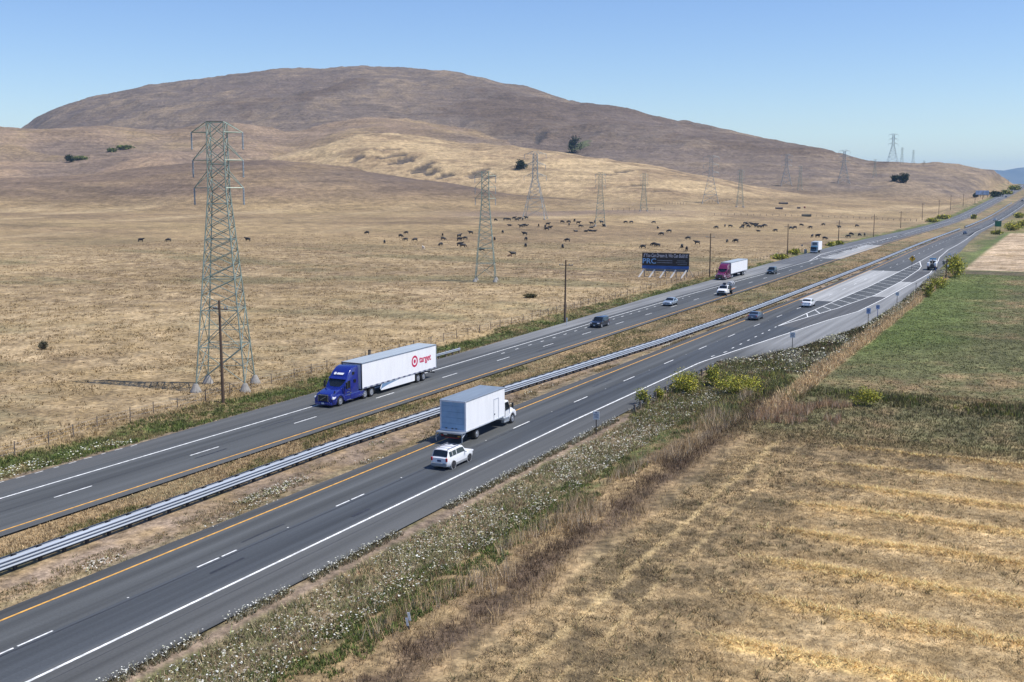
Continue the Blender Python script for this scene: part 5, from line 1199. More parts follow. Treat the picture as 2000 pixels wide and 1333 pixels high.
# ------------------------------------------------------------------ cattle
def cow_mesh(pose):
    v = []; e = []; r = []
    def add(p, rad, par=None):
        v.append(p); r.append(rad); 
        if par is not None: e.append((par, len(v)-1))
        return len(v)-1
    dz = 0 if pose != 'lie' else -.62
    pel = add((0, -.72, 1.08+dz), .44); lo = add((0, -.25, 1.02+dz), .50, pel); ch = add((0, .30, 1.00+dz), .51, lo); sh = add((0, .66, 1.06+dz), .43, ch)
    if pose == 'graze': n1 = add((0, 1.02, .88), .20, sh); h1 = add((0, 1.28, .50), .16, n1); mz = add((0, 1.40, .16), .10, h1); eh = h1
    else: n1 = add((0, 1.04, 1.30+dz), .20, sh); h1 = add((0, 1.30, 1.44+dz), .165, n1); mz = add((0, 1.62, 1.30+dz), .105, h1); eh = h1
    for s in (1, -1): q = v[eh]; add((s*.26, q[1]-.04, q[2]+.08), .045, eh)
    tl = add((0, -1.05, 1.18+dz), .05, pel); add((0, -1.13, .62+dz*.6), .04, tl)
    for s in (1, -1):
        if pose == 'lie':
            a = add((s*.34, .62, .22), .13, sh); add((s*.38, 1.0, .10), .075, a); a = add((s*.40, -.62, .25), .17, pel); add((s*.48, -.1, .10), .08, a)
        else:
            o_ = .07*s if pose == 'stand' else -.12*s
            a = add((s*.22, .62, .62), .15, sh); b = add((s*.21, .64+o_, .36), .105, a); add((s*.21, .62+o_, .02), .09, b)
            a = add((s*.23, -.70, .68), .19, pel); b = add((s*.22, -.84-o_, .42), .105, a); add((s*.22, -.76-o_, .02), .09, b)
    me = bpy.data.meshes.new('cow'); me.from_pydata(v, e, []); o = bpy.data.objects.new('cow', me); COL.objects.link(o)
    sk = o.modifiers.new('skin', 'SKIN'); 
    for i, sv in enumerate(me.skin_vertices[0].data): sv.radius = (r[i]*.76 if i < 4 else r[i], r[i]); sv.use_root = (i == 0)
    sb = o.modifiers.new('sub', 'SUBSURF'); sb.levels = 1; sb.render_levels = 1
    dg = bpy.context.evaluated_depsgraph_get(); dg.update(); m2 = bpy.data.meshes.new_from_object(o.evaluated_get(dg)); bpy.data.objects.remove(o)
    for p in m2.polygons: p.use_smooth = True
    m2.name = 'cow_'+pose; return m2
HIDE = mat('black_hide', (.012, .011, .011), .55, vary=.3, scale=3); HIDEW = mat('cream_hide', (.62, .54, .44), .7, vary=.15, scale=3); HIDEB = mat('brown_hide', (.13, .065, .035), .7, vary=.2, scale=3)
COWM = {}
for ps in ('graze', 'stand', 'lie'):
    COWM[ps] = cow_mesh(ps); COWM[ps].materials.append(HIDE)
ORDN = ['first', 'second', 'third', 'fourth', 'fifth', 'sixth', 'seventh', 'eighth', 'ninth', 'tenth', 'eleventh', 'twelfth', 'thirteenth', 'fourteenth', 'fifteenth', 'sixteenth', 'seventeenth', 'eighteenth', 'nineteenth', 'twentieth']
# (u, v of the hooves, facing l/r/e(nd on), pose g/s/l)
HERD = [
 ('around the nearest pylon', [(275,472.5,'r','s'),(329,472.5,'l','g'),(484,471.5,'l','s')]),
 ('left of the mid pasture pylon', [(717,458,'l','g'),(751,476,'e','g'),(782.6,464,'e','g'),(793.6,457.5,'l','g'),(792,471,'l','g'),(810.6,471.6,'l','g'),(864.4,462.5,'e','s'),(865.6,469.5,'r','g'),(861,480.5,'l','g'),(897,464,'r','s'),(897.5,471,'r','s'),(908.4,468.4,'l','g'),(898,481,'r','s'),(904,483.6,'r','g'),(919.6,457.5,'l','s')]),
 ('around the feet of the mid pasture pylon', [(941,491.6,'l','g'),(966,470,'e','s'),(982,456,'e','g'),(1002,500,'l','s')]),
 ('in the row below the wide pylon', [(968,432,'r','g'),(987,431,'r','g'),(994,431.5,'l','s'),(1004,428.5,'r','s'),(1010,431.6,'l','g'),(1014,429.5,'r','s'),(1021,431,'e','s'),(1028,428,'l','s')]),
 ('below the row by the wide pylon', [(996,441.5,'l','l'),(1018,445,'l','s'),(1022,443,'r','s'),(1027,442,'r','l'),(1052,443.5,'e','s'),(1065,445,'e','g'),(1070,440.5,'r','s'),(1068,450,'l','g'),(1073.6,447.8,'r','s')]),
 ('right of the mid pasture pylon', [(1025,460,'l','s'),(1027.4,469.8,'e','g'),(1026.5,483,'e','g'),(1099,485,'e','g'),(1108,472.5,'l','g')]),
 ('under the pylon by the gully', [(1098,436,'r','g'),(1111,436,'l','g'),(1111.5,441,'e','s'),(1122,433.5,'e','s'),(1129.6,438,'r','s'),(1134,444.5,'r','g'),(1125,453,'l','l'),(1144,453.2,'r','l'),(1154,452.4,'l','l'),(1160.5,452.8,'r','l'),(1155,446,'r','l'),(1155.5,439,'l','s'),(1161.6,435.8,'e','s'),(1175,436.8,'l','s'),(1179.6,444,'e','s')]),
 ('on the pasture edge above the billboard', [(1222,436.4,'l','g'),(1233,436.4,'l','g'),(1277,436.8,'l','g'),(1285,448,'e','s'),(1307,454.6,'l','g'),(1292,460,'l','g')]),
 ('just behind the billboard', [(1256,485.6,'l','g'),(1277,481.4,'l','g'),(1284.5,482.4,'l','g'),(1332,484.6,'e','g'),(1341,490.5,'e','s'),(1344,468.4,'l','g'),(1361.6,477.6,'l','s')]),
 ('above the parked plum truck', [(1420,474,'e','g'),(1437,474,'l','g')]),
 ('in the dark huddle above the teal suv', [(1399,447,'l','g'),(1416,444,'e','s'),(1426.4,444.4,'r','g'),(1449,447,'l','g'),(1451,443.6,'r','s'),(1455,439,'r','s'),(1459,440.4,'l','s'),(1461.6,445,'r','g'),(1467,439.6,'l','s'),(1471,441.6,'r','s'),(1477,445,'l','s'),(1478,441.2,'r','s'),(1484.4,445.4,'l','g'),(1489,445,'r','s'),(1493.6,443,'r','g'),(1481.6,452.6,'l','l')]),
 ('far above the blue cabover truck', [(1514.4,453,'l','g'),(1545,448.4,'r','g'),(1552.4,447.4,'l','g'),(1565,442,'r','g'),(1582.6,447,'l','g'),(1608,441,'l','g'),(1639,446,'l','s'),(1673.6,443.6,'r','g')]),
 ('at the fence by the cabover truck', [(1586,464.2,'e','s'),(1597,464.2,'r','s'),(1611,468.6,'r','g'),(1657,464.6,'l','g'),(1662.4,460.4,'r','g'),(1678.6,461.6,'e','g'),(1688.6,461.6,'e','s')])]
POSE = {'g': ('graze', 'grazing'), 's': ('stand', 'standing'), 'l': ('lie', 'lying')}
for place, cows in HERD:
    cows = sorted(cows)
    for k, (u, v, fc, ps) in enumerate(cows):
        p = hit(u, v); o = bpy.data.objects.new('cow', COWM[POSE[ps][0]]); COL.objects.link(o)
        base = math.atan2(-p[0], p[1])     # turned so that +Y looks straight away from the camera
        a = {'l': base+math.pi/2, 'r': base-math.pi/2, 'e': base+(0 if rng.random() < .5 else math.pi)}[fc]+rng.normal(0, .28)
        o.location = (p[0], p[1], p[2]-.03); o.rotation_euler.z = a; s_ = rng.uniform(.98, 1.14); o.scale = (s_,)*3
        where = ORDN[k]+' from left of '+str(len(cows))
        tag(o, f'black cow {POSE[ps][1]}, {where} {place}', 'cow', 'cattle in the pasture')
for u, v, mt, lab, sc_, ps in ((827, 488, HIDEW, 'lone cream coloured cow in the herd left of the mid pasture pylon', .95, 'stand'), (996, 502, HIDEB, 'brown calf beside the front cow near the mid pasture pylon', .62, 'graze')):
    me = COWM[ps].copy(); me.materials.clear(); me.materials.append(mt); p = hit(u, v); o = bpy.data.objects.new('cow' if sc_ > .8 else 'calf', me); COL.objects.link(o)
    o.location = p[:3]; o.scale = (sc_,)*3; o.rotation_euler.z = math.atan2(-p[0], p[1])+(.3 if sc_ > .8 else 1.5); tag(o, lab, 'cow' if sc_ > .8 else 'calf', 'cattle in the pasture')

# ------------------------------------------------------------------ bushes and trees
def leaf_material():
    m = bpy.data.materials.new('foliage'); m.use_nodes = True; nt = m.node_tree; b = nt.nodes['Principled BSDF']
    at = nt.nodes.new('ShaderNodeAttribute'); at.attribute_name = 'tint'
    n = nt.nodes.new('ShaderNodeTexNoise'); n.inputs['Scale'].default_value = 1.3; g = nt.nodes.new('ShaderNodeNewGeometry'); nt.links.new(g.outputs['Position'], n.inputs['Vector'])
    mr = nt.nodes.new('ShaderNodeMapRange'); mr.inputs[1].default_value = .3; mr.inputs[2].default_value = .7; mr.inputs[3].default_value = .82; mr.inputs[4].default_value = 1.18; nt.links.new(n.outputs[0], mr.inputs[0])
    v = nt.nodes.new('ShaderNodeVectorMath'); v.operation = 'SCALE'; nt.links.new(at.outputs['Color'], v.inputs[0]); nt.links.new(mr.outputs[0], v.inputs['Scale'])
    nt.links.new(v.outputs[0], b.inputs['Base Color']); b.inputs['Roughness'].default_value = .85; b.inputs['Specular IOR Level'].default_value = .2
    return m
LEAF = leaf_material(); BARK = mat('bark', (.09, .065, .045), .9, vary=.3, scale=3, bump=.3)
def add_obj(name, V, F, col, m=None, parent=None):
    me = bpy.data.meshes.new(name); add_mesh(me, V, F, col); me.materials.append(m or LEAF)
    o = bpy.data.objects.new(name, me); COL.objects.link(o)
    if parent: o.parent = parent
    return o
def leaves(n, cen, rad, size, cols, wts, seed, long=1.6):
    """n small quads spread in clumps through an ellipsoid"""
    g = np.random.default_rng(seed); k = max(16, int(n/80)); cc = g.normal(size=(k, 3)); cc /= np.linalg.norm(cc, axis=1)[:, None]; cc *= g.uniform(.25, .88, (k, 1))**.6
    idx = g.integers(0, k, n); p = cc[idx]+g.normal(size=(n, 3))*.26; p[:, 2] = np.maximum(p[:, 2], -.92); P = np.array(cen)+p*np.array(rad)
    a = g.normal(size=(n, 3)); a /= np.linalg.norm(a, axis=1)[:, None]; b = np.cross(a, g.normal(size=(n, 3))); b /= np.linalg.norm(b, axis=1)[:, None]
    s = size*g.uniform(.6, 1.4, (n, 1)); V = np.stack([P-a*s*long-b*s, P+a*s*long-b*s*.4, P+a*s*long+b*s*.4, P-a*s*long+b*s], 1).reshape(-1, 3)
    ci = g.choice(len(cols), n, p=np.array(wts)/sum(wts)); c = np.array(cols)[ci]*g.uniform(.7, 1.3, (n, 1))*g.uniform(.8, 1.2, (k, 1))[idx]
    return V, np.arange(4*n).reshape(-1, 4), np.repeat(c, 4, 0)
def bush(name, label, cat, u, v, wpx, hpx, cols, wts, dens=1.0, trunk=0.12, group=None, loc=None):
    p = hit(u, v) if loc is None else loc; s = p[3]/CAM_F*.92; rx, h = wpx*s, hpx*s*1.06; seed = int(u*7+v)
    root = thing(name, label, cat, p[:3], 0, group); pix = 1.25*p[3]/1100
    size = max(.028, .34*pix); n = int(np.clip(dens*rx*h*3.2/(size*size*2.2), 700, 12000))
    V, F, c = leaves(n, (0, 0, h*.52), (rx, rx*.85, h*.50), size, cols, wts, seed)
    add_obj('crown' if cat == 'tree' else 'foliage', V, F, c, None, root)
    m = MB(); g = random.Random(seed)
    for k in range(1 if cat == 'tree' else 6):
        a = g.uniform(0, 6.28); r_ = rx*.5*g.random()*(0 if cat == 'tree' else 1)
        m.tube((r_*.2*math.cos(a), r_*.2*math.sin(a), -.1), (r_*math.cos(a), r_*math.sin(a), h*.62), max(.02, h*.035 if cat == 'tree' else .02), 5, .01)
        if cat == 'tree':
            for q in range(5): b_ = g.uniform(0, 6.28); m.tube((0, 0, h*(.2+.08*q)), (rx*.6*math.cos(b_), rx*.6*math.sin(b_), h*(.45+.1*q)), h*.012, 4, .01)
    m.build('trunk' if cat == 'tree' else 'stem', BARK, root)
    return root
FEN = [C(.32, .325, .055), C(.50, .44, .055), C(.18, .205, .045), C(.28, .22, .09)]; FW = [.42, .28, .22, .08]
GRN = [C(.11, .14, .04), C(.15, .17, .05), C(.2, .19, .07)]; GW = [.5, .35, .15]
DRK = [C(.040, .052, .024), C(.06, .074, .032), C(.028, .036, .018)]; DW = [.5, .3, .2]
BR = 'yellow flowering bushes along the right verge'
for lab, u, v, w_, h_ in (('yellow green bush at the near end of the wooden post guardrail', 1252, 792, 16, 34), ('smallest yellow bush between two larger ones along the wooden guardrail', 1288, 779, 12, 20),
  ('widest bright yellow bush over the middle of the wooden guardrail', 1337, 768, 30, 42), ('tall olive yellow bush at the far end of the wooden guardrail', 1398, 757, 20, 42), ('broad yellow bush behind the end of the wooden guardrail', 1447, 768, 44, 34),
  ('round yellow green bush standing alone in the brown grass right of the road', 1691, 792, 27, 34), ('tallest bright yellow bush beside the transformer pole', 1864, 543, 19, 47), ('yellow green bush in front of the tallest one', 1832, 563, 15, 26), ('green bush at the shoulder edge near the bare wooden post', 1812, 580, 13, 22)):
    bush('flowering_bush', lab, 'bush', u, v, w_, h_, FEN, FW if 'olive' not in lab and 'green bush at' not in lab else [.35, .1, .45, .1], group=BR)
for lab, u, v, w_, h_ in (('pale green weed bush left of the road below the pole by the cabover truck', 1524, 507, 15, 10), ('low yellow green bush at the foot of the pole left of the cabover truck', 1549, 497, 13, 10), ('yellow bush just behind the blue cabover truck', 1622, 481, 8, 7), ('yellow bush at the pole behind the blue cabover truck', 1639, 480, 8, 9),
  ('yellow weeds where the left verge meets the first far pole', 1818, 434, 13, 7), ('long yellow bush below the second far pole', 1842, 428, 14, 8), ('yellow bush strip left of the crest', 1981, 372, 10, 9), ('yellow bush right of the far hedge', 1966, 380, 10, 7), ('green yellow clump in the median gap', 1902, 428, 5, 8)):
    bush('flowering_bush', lab, 'bush', u, v, w_, h_, FEN, [.35, .25, .32, .08], group='yellow green bushes along the left verge')
for k, (lab, u, v, w_, h_) in enumerate((('yellow bush mass right of the green sign', 1975, 451, 15, 18), ('yellow bush at the right picture edge behind the green sign', 1998, 446, 13, 16), ('low yellow bush below the green sign', 1945, 458, 10, 7), ('yellow green bush beyond the green sign on the right edge', 1990, 426, 9, 9))):
    bush('flowering_bush', lab, 'bush', u, v, w_, h_, FEN, FW, group=BR)
bush('hill_tree', 'dark tree in the hillside gully above the wide armed pylon', 'tree', 1122, 300, 13, 30, DRK, DW)
bush('hill_bush', 'round dark bush on the slope left of the wide armed pylon', 'bush', 1016, 330, 13, 15, DRK, DW)
bush('hill_bush', 'dark bush at the left foot of the left hill', 'bush', 137, 317, 10, 14, DRK, DW)
bush('hill_bush', 'long low scrub right of the dark bush on the left hill', 'bush', 160, 312, 16, 6, GRN, GW)
bush('hill_bush', 'upper scrub strip on the left hill, right end', 'bush', 243, 292, 14, 8, GRN, GW)
bush('hill_bush', 'upper scrub strip on the left hill, left end', 'bush', 219, 297, 9, 7, GRN, GW)
bush('dark_tree', 'pointed dark tree, taller of the pair near the road crest', 'tree', 1764, 357, 9, 19, DRK, DW)
bush('dark_tree', 'round dark tree, lower of the pair near the road crest', 'tree', 1749, 354, 8, 11, DRK, DW)
bush('hedge', 'dark hedge right of the distant billboard', 'hedge', 1945, 385, 13, 11, DRK, DW)
bush('hedge', 'dark scrub left of the distant billboard', 'hedge', 1905, 386, 4, 8, DRK, DW)
bush('dry_bush', 'low dark bush alone in the near pasture left of the second utility pole', 'bush', 1035, 582, 12, 7, [C(.09, .075, .035), C(.06, .06, .025)], [.5, .5])
bush('dry_bush', 'small grey bush in the pasture left of the nearest pylon', 'bush', 85, 683, 9, 15, [C(.16, .14, .09), C(.10, .10, .06)], [.5, .5])

# ------------------------------------------------------------------ ground cover (nobody could count it)
def in_view(x, y, z, m=110):
    u, v = project(x, y, z); return (u > -m) & (u < 2000+m) & (v < 1333+m+60) & (v > 0)
def scatter(x0, x1, y0, y1, dens, falloff=None):
    n = int(abs(x1-x0)*(y1-y0)*dens); x = rng.uniform(x0, x1, n); y = rng.uniform(y0, y1, n)
    if falloff: k = rng.random(n) < np.clip((falloff/np.hypot(x, y))**1.3, 0, 1); x, y = x[k], y[k]
    k = in_view(x, y, 0*x); return x[k], y[k]
class Cover:
    def __init__(s): s.V = []; s.C = []
    def tufts(s, x, y, h, w, nb, col, lean=.5, rad=.10, jit=.28, sink=.03):
        n = len(x); 
        if n == 0: return
        z = terrain(x, y); h = np.broadcast_to(h, n); w = np.broadcast_to(w, n)
        for b in range(nb):
            a = rng.uniform(0, 2*np.pi, n); r_ = rng.random(n)*rad; px = x+r_*np.cos(a); py = y+r_*np.sin(a)
            t = rng.uniform(0, 2*np.pi, n); hh = h*rng.uniform(.6, 1.2, n); ln = lean*hh*rng.uniform(.3, 1.4, n); q = rng.uniform(0, 2*np.pi, n); ww = w*rng.uniform(.6, 1.3, n)/2
            A = np.stack([px-ww*np.cos(t), py-ww*np.sin(t), z-sink], -1); B = np.stack([px+ww*np.cos(t), py+ww*np.sin(t), z-sink], -1)
            T_ = np.stack([px+ln*np.cos(q), py+ln*np.sin(q), z+hh], -1)
            s.V.append(np.stack([A, B, T_], 1).reshape(-1, 3)); s.C.append(np.repeat(np.clip(col*(1+rng.normal(0, jit, (n, 1))), .004, .9), 3, 0))
    def dots(s, x, y, z, size, col):
        n = len(x); a = rng.uniform(0, 2*np.pi, n); sz = size*rng.uniform(.6, 1.3, n); P = np.stack([x, y, z], -1); V = []
        for k in range(3):
            t = a+k*2.094; V.append(P+np.stack([sz*np.cos(t), sz*np.sin(t), rng.normal(0, .35, n)*sz], -1))
        s.V.append(np.stack(V, 1).reshape(-1, 3)); s.C.append(np.repeat(col, 3, 0))
    def build(s, name, label, cat):
        V = np.concatenate(s.V); c = np.concatenate(s.C); o = add_obj(name, V, np.arange(len(V)).reshape(-1, 3), c); return tag(o, label, cat, kind='stuff')
def pick(n, cols, wts):
    return np.array(cols)[rng.choice(len(cols), n, p=np.array(wts)/sum(wts))]
def gcol(x, y): return near_colour(x, y, x-roadx(y))
# mown field, right
c = Cover(); x, y = scatter(-25.2, 14, 34, 106, 46); k = rng.random(len(x)) < .55+.45*(fbm(x/2.5, y/2.5, 101, 3) > -.1); x, y = x[k], y[k]
row = np.abs(((y+x*.03) % 6.7)/6.7-.5)*2; on = (row > .72)*sstep(-18, -15, x)
c.tufts(x, y, rng.uniform(.05, .16, len(x))*(1+.7*on), .045, 3, mixc(gcol(x, y)*1.35, pick(len(x), [PALE*1.4, STRAW*1.5, BROWN*1.3, C(.24, .18, .09)], [.35, .35, .2, .1]), .40*np.ones(len(x))), lean=1.7, rad=.22)
x, y = scatter(-25, 0, 36, 106, 2.2); k = fbm(x/3.5, y/3.5, 103, 3)+.2*sstep(-12, -22, x) > .12; x, y = x[k], y[k]
c.tufts(x, y, rng.uniform(.15, .4, len(x)), .05, 7, pick(len(x), [OLIVE*1.1, C(.13, .115, .055), BROWN*1.1, C(.28, .22, .12)], [.3, .25, .3, .15]), lean=.9, rad=.3)
x, y = scatter(-25, -8, 36, 106, 9); k = rng.random(len(x)) < (.25+1.2*fbm(x/1.6, y/1.6, 161, 3))*np.clip(sstep(-9, -17, x)+sstep(84, 96, y), 0, 1); x, y = x[k], y[k]
c.tufts(x, y, rng.uniform(.08, .22, len(x)), .05, 6, pick(len(x), [BROWN, C(.12, .095, .05), C(.20, .16, .08)], [.4, .3, .3]), lean=1.2, rad=.3)
x, y = scatter(-19, 14, 34, 104, 60); row = np.abs(((y+x*.03) % 6.7)/6.7-.5)*2+.2*fbm(x/6, y/3, 151, 3); k = rng.random(len(x)) < sstep(.74, .96, row)*sstep(-18.5, -12, x+2*fbm(x/9, y/9, 51, 4)); x, y = x[k], y[k]
c.tufts(x, y, rng.uniform(.08, .24, len(x)), .04, 4, pick(len(x), [C(.82, .60, .27), C(.74, .52, .22), PALE*1.8, C(.45, .30, .13)], [.4, .3, .2, .1]), lean=2.6, rad=.3)
c.build('stubble', 'mown straw stubble with windrows in the right hand field', 'stubble')
# tall brown grass strip
c = Cover(); x, y = scatter(-32.6, -23.8, 36, 126, 34); e = x+1.6*fbm(x/9, y/9, 51, 4)+1.0*fbm(x/2.2, y/2.2, 52, 3); k = (rng.random(len(x)) < .10+1.05*np.exp(-((e+27.8)/1.25)**4)*(.95+.8*fbm(x/3, y/6, 143, 3))) & (e > -31.5) & (e < -24.8); x, y = x[k], y[k]
d = fbm(x/3, y/5, 105, 3); c.tufts(x, y, rng.uniform(.15, .62, len(x))*(1+.7*d), .036, 3, mixc(pick(len(x), [BROWN*.85, C(.17, .115, .07), C(.115, .082, .056), C(.24, .165, .10)], [.3, .25, .3, .15]), C(.40, .29, .155), np.clip(sstep(.15, .5, -d)*.6+sstep(1.0, 1.7, np.abs(x+.8+27.8)), 0, 1)*.8), lean=.6, rad=.2)
x, y = scatter(-31.6, -28.2, 38, 122, 9); k = fbm(x/4, y/7, 107, 3) > .05; x, y = x[k], y[k]; c.tufts(x, y, rng.uniform(.8, 1.5, len(x)), .032, 5, pick(len(x), [C(.47, .34, .19), C(.52, .42, .30), TAN], [.5, .3, .2]), lean=.4, rad=.22)
c.build('tall_dry_grass', 'tall reddish brown grass strip between verge and mown field', 'dry grass')
# verge with pale flowers, right
c = Cover(); x, y = scatter(-38.35, -32.2, 33, 138, 42); e = x+.9*fbm(x/9, y/9, 51, 4)+.7*fbm(x/2.2, y/2.2, 52, 3); k = (e < -33.4); x, y = x[k], y[k]
c.tufts(x, y, rng.uniform(.10, .40, len(x))*(1+.6*fbm(x/2, y/3, 141, 2)), .045, 4, pick(len(x), [C(.21, .21, .10), C(.31, .25, .15), C(.15, .19, .06), C(.44, .36, .23), C(.26, .15, .09)], [.3, .22, .2, .18, .1]), lean=.7, rad=.14)
x, y = scatter(-38.3, -32.4, 33, 140, 40); cl = fbm(x/1.6, y/1.6, 109, 3)+.8*fbm(x/6, y/9, 110, 2); e = x+.9*fbm(x/9, y/9, 51, 4); k = (cl > rng.normal(.12, .28, len(x))) & (e < -33.2); x, y = x[k], y[k]
c.dots(x, y, terrain(x, y)+rng.uniform(.08, .38, len(x)), .062*rng.uniform(.5, 1.35, len(x)), pick(len(x), [C(.66, .66, .60), C(.50, .50, .40), C(.48, .44, .22), C(.40, .33, .25), C(.30, .27, .20)], [.25, .22, .15, .22, .16]))
x, y = scatter(-39.75, -39.05, 33, 130, 60); k = fbm(x*0, y/2.4, 111, 3) > -.28; x, y = x[k], y[k]; c.tufts(x, y, rng.uniform(.12, .42, len(x)), .05, 4, pick(len(x), [OLIVE, C(.12, .09, .05), C(.30, .28, .2)], [.4, .3, .3]), lean=.7, rad=.12)
k = rng.random(len(x)) < .5; c.dots(x[k]-.05, y[k], terrain(x[k], y[k])+rng.uniform(.15, .45, k.sum()), .055, pick(int(k.sum()), [C(.66, .66, .60), C(.5, .5, .38)], [.6, .4]))
c.build('flowering_weeds', 'pale flowering weeds along the right shoulder', 'weeds')
# green weeds, right verge
c = Cover(); x, y = scatter(-35.2, -28.8, 35, 124, 34); e = x+1.1*fbm(x/9, y/9, 51, 4); k = (fbm(x/2.6, y/2.6, 113, 3)+.4*fbm(x/9, y/9, 114, 2) > -.02) & (e < -30.4) & (e > -35.0); x, y = x[k], y[k]
c.tufts(x, y, rng.uniform(.10, .30, len(x)), .075, 5, pick(len(x), [C(.115, .16, .042), C(.08, .115, .034), C(.17, .20, .06), OLIVE], [.45, .25, .2, .1]), lean=.6, rad=.15)
x, y = scatter(-35, -29, 35, 124, 12); c.tufts(x, y, rng.uniform(.08, .3, len(x)), .045, 4, pick(len(x), [STRAW, TAN, PALE], [.4, .3, .3]), lean=.9, rad=.2)
x, y = scatter(-38, 8, 98, 131, 11); k = rng.random(len(x)) < sstep(98, 106, y+2*fbm(x/8, y/8, 115, 3)); x, y = x[k], y[k]
c.tufts(x, y, rng.uniform(.12, .38, len(x)), .07, 4, mixc(pick(len(x), [OLIVE*1.2, C(.14, .14, .055), C(.24, .18, .10), BROWN], [.35, .3, .2, .15]), gcol(x, y), .45*np.ones(len(x))), lean=.8, rad=.3)
x, y = scatter(-32, 10, 120.5, 128, 7); k = rng.random(len(x)) < .4+.9*fbm(x/5, y/3, 145, 3); x, y = x[k], y[k]; c.tufts(x, y, rng.uniform(.25, .8, len(x))*(1+.7*fbm(x/4, y/4, 117, 3)), .09, 9, pick(len(x), [C(.11, .13, .045), C(.13, .12, .05), C(.18, .14, .07), C(.24, .25, .05)], [.35, .25, .2, .2]), lean=.4, rad=.35)
y = rng.uniform(138, 325, 16000); x = RN(y)+.2+rng.random(len(y))**1.2*(-26.9-RN(y)); k = in_view(x, y, 0*x); x, y = x[k], y[k]; nn = fbm(x/5, y/9, 119, 3)
c.tufts(x, y, rng.uniform(.2, .6, len(x))*(1+.5*nn), .10, 5, mixc(pick(len(x), [OLIVE, GREEN, C(.20, .15, .085), BROWN], [.3, .25, .25, .2]), C(.36, .34, .27), sstep(.15, .5, nn)*.7), lean=.5, rad=.3)
k = nn > rng.normal(.06, .2, len(x)); x, y = x[k], y[k]; c.dots(x, y, terrain(x, y)+rng.uniform(.1, .5, len(x)), .12*rng.uniform(.5, 1.3, len(x)), pick(len(x), [C(.62, .62, .54), C(.52, .50, .28)], [.6, .4]))
x, y = scatter(-39, -28, 104, 146, 15); k = (x < -28.5+2*fbm(x/6, y/6, 147, 2)) & (x > RN(y)+.4); x, y = x[k], y[k]; c.tufts(x, y, rng.uniform(.2, .6, len(x))*(1+.7*fbm(x/4, y/4, 148, 3)), .08, 5, pick(len(x), [C(.19, .20, .075), C(.14, .16, .06), C(.26, .22, .11), C(.28, .17, .09), C(.32, .32, .08)], [.33, .22, .22, .12, .11]), lean=.5, rad=.25)
c.build('green_weeds', 'green and brown weeds beyond the flowering verge and across the field margin', 'weeds')
# tan reeds and green field, right
c = Cover(); x, y = scatter(-28.2, -25.3, 112, 322, 16); k = np.abs(x+26.7+.5*fbm(x/9, y/9, 51, 4)) < 1.25; x, y = x[k], y[k]
c.tufts(x, y, rng.uniform(.3, .8, len(x)), .09, 4, pick(len(x), [C(.68, .50, .28), PALE*1.6, C(.46, .33, .18)], [.4, .35, .25]), lean=.6, rad=.25)
x, y = scatter(-27.5, -19, 108, 121, 12); k = fbm(x/3, y/4, 121, 3)+.1 > 0; x, y = x[k], y[k]; c.tufts(x, y, rng.uniform(.5, 1.1, len(x)), .05, 5, pick(len(x), [C(.48, .32, .18), C(.56, .42, .29), C(.30, .17, .10)], [.4, .35, .25]), lean=.3, rad=.2)
c.build('reed_strip', 'pale tan reeds along the edge of the green field', 'reeds')
c = Cover(); x, y = scatter(-26, 60, 124, 316, 6, 170); c.tufts(x, y, rng.uniform(.05, .16, len(x)), .15, 4, mixc(gcol(x, y)*1.25, pick(len(x), [GREEN*1.3, OLIVE*1.25, C(.17, .18, .06), TAN], [.22, .36, .2, .22]), .25*np.ones(len(x))), lean=1.4, rad=.45, jit=.14)
c.build('field_grass', 'green and olive grass covering the right hand field', 'grass')
# left verge
c = Cover(); x, y = scatter(-83.6, -75.5, 46, 345, 19, 110); e = x+1.6*fbm(x/9, y/9, 51, 4)+.6*fbm(x/2.2, y/2.2, 52, 3); k = (e > -82.2) & (x > LS(y)-7.6) & (x < LS(y)-.25-.9*rng.random(len(x))**2); x, y = x[k], y[k]; nn = fbm(x/3, y/4, 123, 3)
c.tufts(x, y, rng.uniform(.10, .32, len(x))*(1+.6*nn), .085, 5, mixc(pick(len(x), [C(.115, .15, .04), C(.085, .115, .034), C(.17, .185, .055), OLIVE], [.4, .25, .2, .15]), TAN, sstep(.0, -.4, nn)*.7), lean=.55, rad=.2)
x, y = scatter(-79, -75, 46, 75, 8); k = fbm(x/2, y/2, 125, 2) > .05; x, y = x[k], y[k]; c.dots(x, y, terrain(x, y)+rng.uniform(.2, .45, len(x)), .09, pick(len(x), [C(.62, .62, .55), C(.5, .5, .3)], [.6, .4]))
c.build('verge_grass', 'green grass and weeds on the left verge', 'grass')
c = Cover(); x, y = scatter(-86, -81, 46, 330, 7, 120); k = rng.random(len(x)) < .45+.8*fbm(x/4, y/6, 153, 3); x, y = x[k], y[k]; c.tufts(x, y, rng.uniform(.2, .5, len(x)), .08, 5, pick(len(x), [STRAW*1.15, C(.47, .34, .16), TAN, PALE], [.35, .25, .15, .25]), lean=.8, rad=.3)
x, y = scatter(-330, -84, 50, 420, 2.1, 150); nn = fbm(x/5, y/5, 127, 3); k = rng.random(len(x)) < .5+1.1*nn; x, y, nn = x[k], y[k], nn[k]
c.tufts(x, y, rng.uniform(.10, .34, len(x))*(1+.4*nn), .13, 5, mixc(gcol(x, y), pick(len(x), [PALE, STRAW, BROWN, TAN, C(.14, .12, .06)], [.25, .25, .2, .2, .1]), .55*np.ones(len(x))), lean=1.0, rad=.5, jit=.22)
c.build('pasture_grass', 'dry straw grass tufts over the near pasture', 'grass')
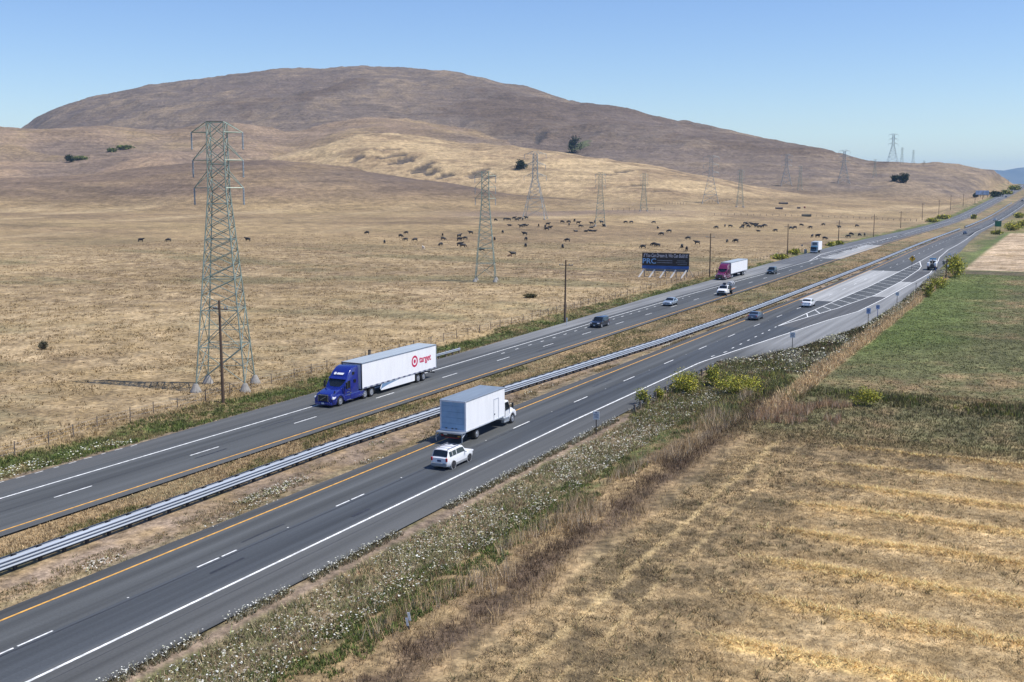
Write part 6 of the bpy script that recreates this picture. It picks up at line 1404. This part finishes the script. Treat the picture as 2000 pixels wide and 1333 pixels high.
# median
c = Cover(); y = rng.uniform(28, 520, 42000)**1.0; y = 28+(y-28)*rng.random(len(y))**.6; x = lerp(YS(y)+1.0, RL(y)-.75, rng.random(len(y))); k = in_view(x, y, 0*x); x, y = x[k], y[k]; nn = fbm(x/2.5, y/7, 129, 3)
c.tufts(x, y, rng.uniform(.08, .26, len(x))*(1+.5*nn), .07, 4, mixc(pick(len(x), [C(.40, .295, .165), TAN*1.35, C(.26, .185, .105), C(.52, .40, .23)], [.3, .25, .12, .33]), pick(len(x), [OLIVE, GREEN, C(.2, .18, .06)], [.4, .35, .25]), sstep(.10-.25*sstep(90, 180, y), .35, nn)*.9), lean=.7, rad=.2)
y = 28+492*rng.random(26000)**1.5; tt = rng.normal(.52, .20, len(y)); x = lerp(RL(y)+.6, YN(y)-1.3, np.clip(tt, .08, 1.05)); k = in_view(x, y, 0*x) & (fbm(x/1.5, y/6, 131, 3) > -.12); x, y = x[k], y[k]; nn = fbm(x/2, y/6, 133, 3)
c.tufts(x, y, rng.uniform(.06, .24, len(x))*(1+.6*nn), .06, 4, mixc(pick(len(x), [C(.33, .27, .17), TAN, OLIVE], [.4, .3, .3]), GREEN, sstep(.15, .4, nn)*.8), lean=.7, rad=.18)
k = nn > .12; c.dots(x[k], y[k], terrain(x[k], y[k])+rng.uniform(.12, .3, k.sum()), .07, pick(int(k.sum()), [C(.58, .56, .48), C(.5, .48, .28)], [.7, .3]))
c.build('median_grass', 'dry brown and green grass in the median beside the barrier', 'grass')

# ------------------------------------------------------------------ the summer air
hz = MB().box((0, 0, 150), (34000, 34000, 360)).build('haze', bpy.data.materials.new('haze_air'))
hm = hz.data.materials[0]; hm.use_nodes = True; nt = hm.node_tree; nt.nodes.remove(nt.nodes['Principled BSDF'])
pv = nt.nodes.new('ShaderNodeVolumePrincipled'); pv.inputs['Color'].default_value = (.33, .61, 1.0, 1); pv.inputs['Density'].default_value = 5e-5; pv.inputs['Anisotropy'].default_value = .2
nt.links.new(pv.outputs[0], nt.nodes['Material Output'].inputs['Volume'])
tag(hz, 'thin blue summer haze over the whole valley', 'haze', kind='stuff')
S.cycles.volume_bounces = 1
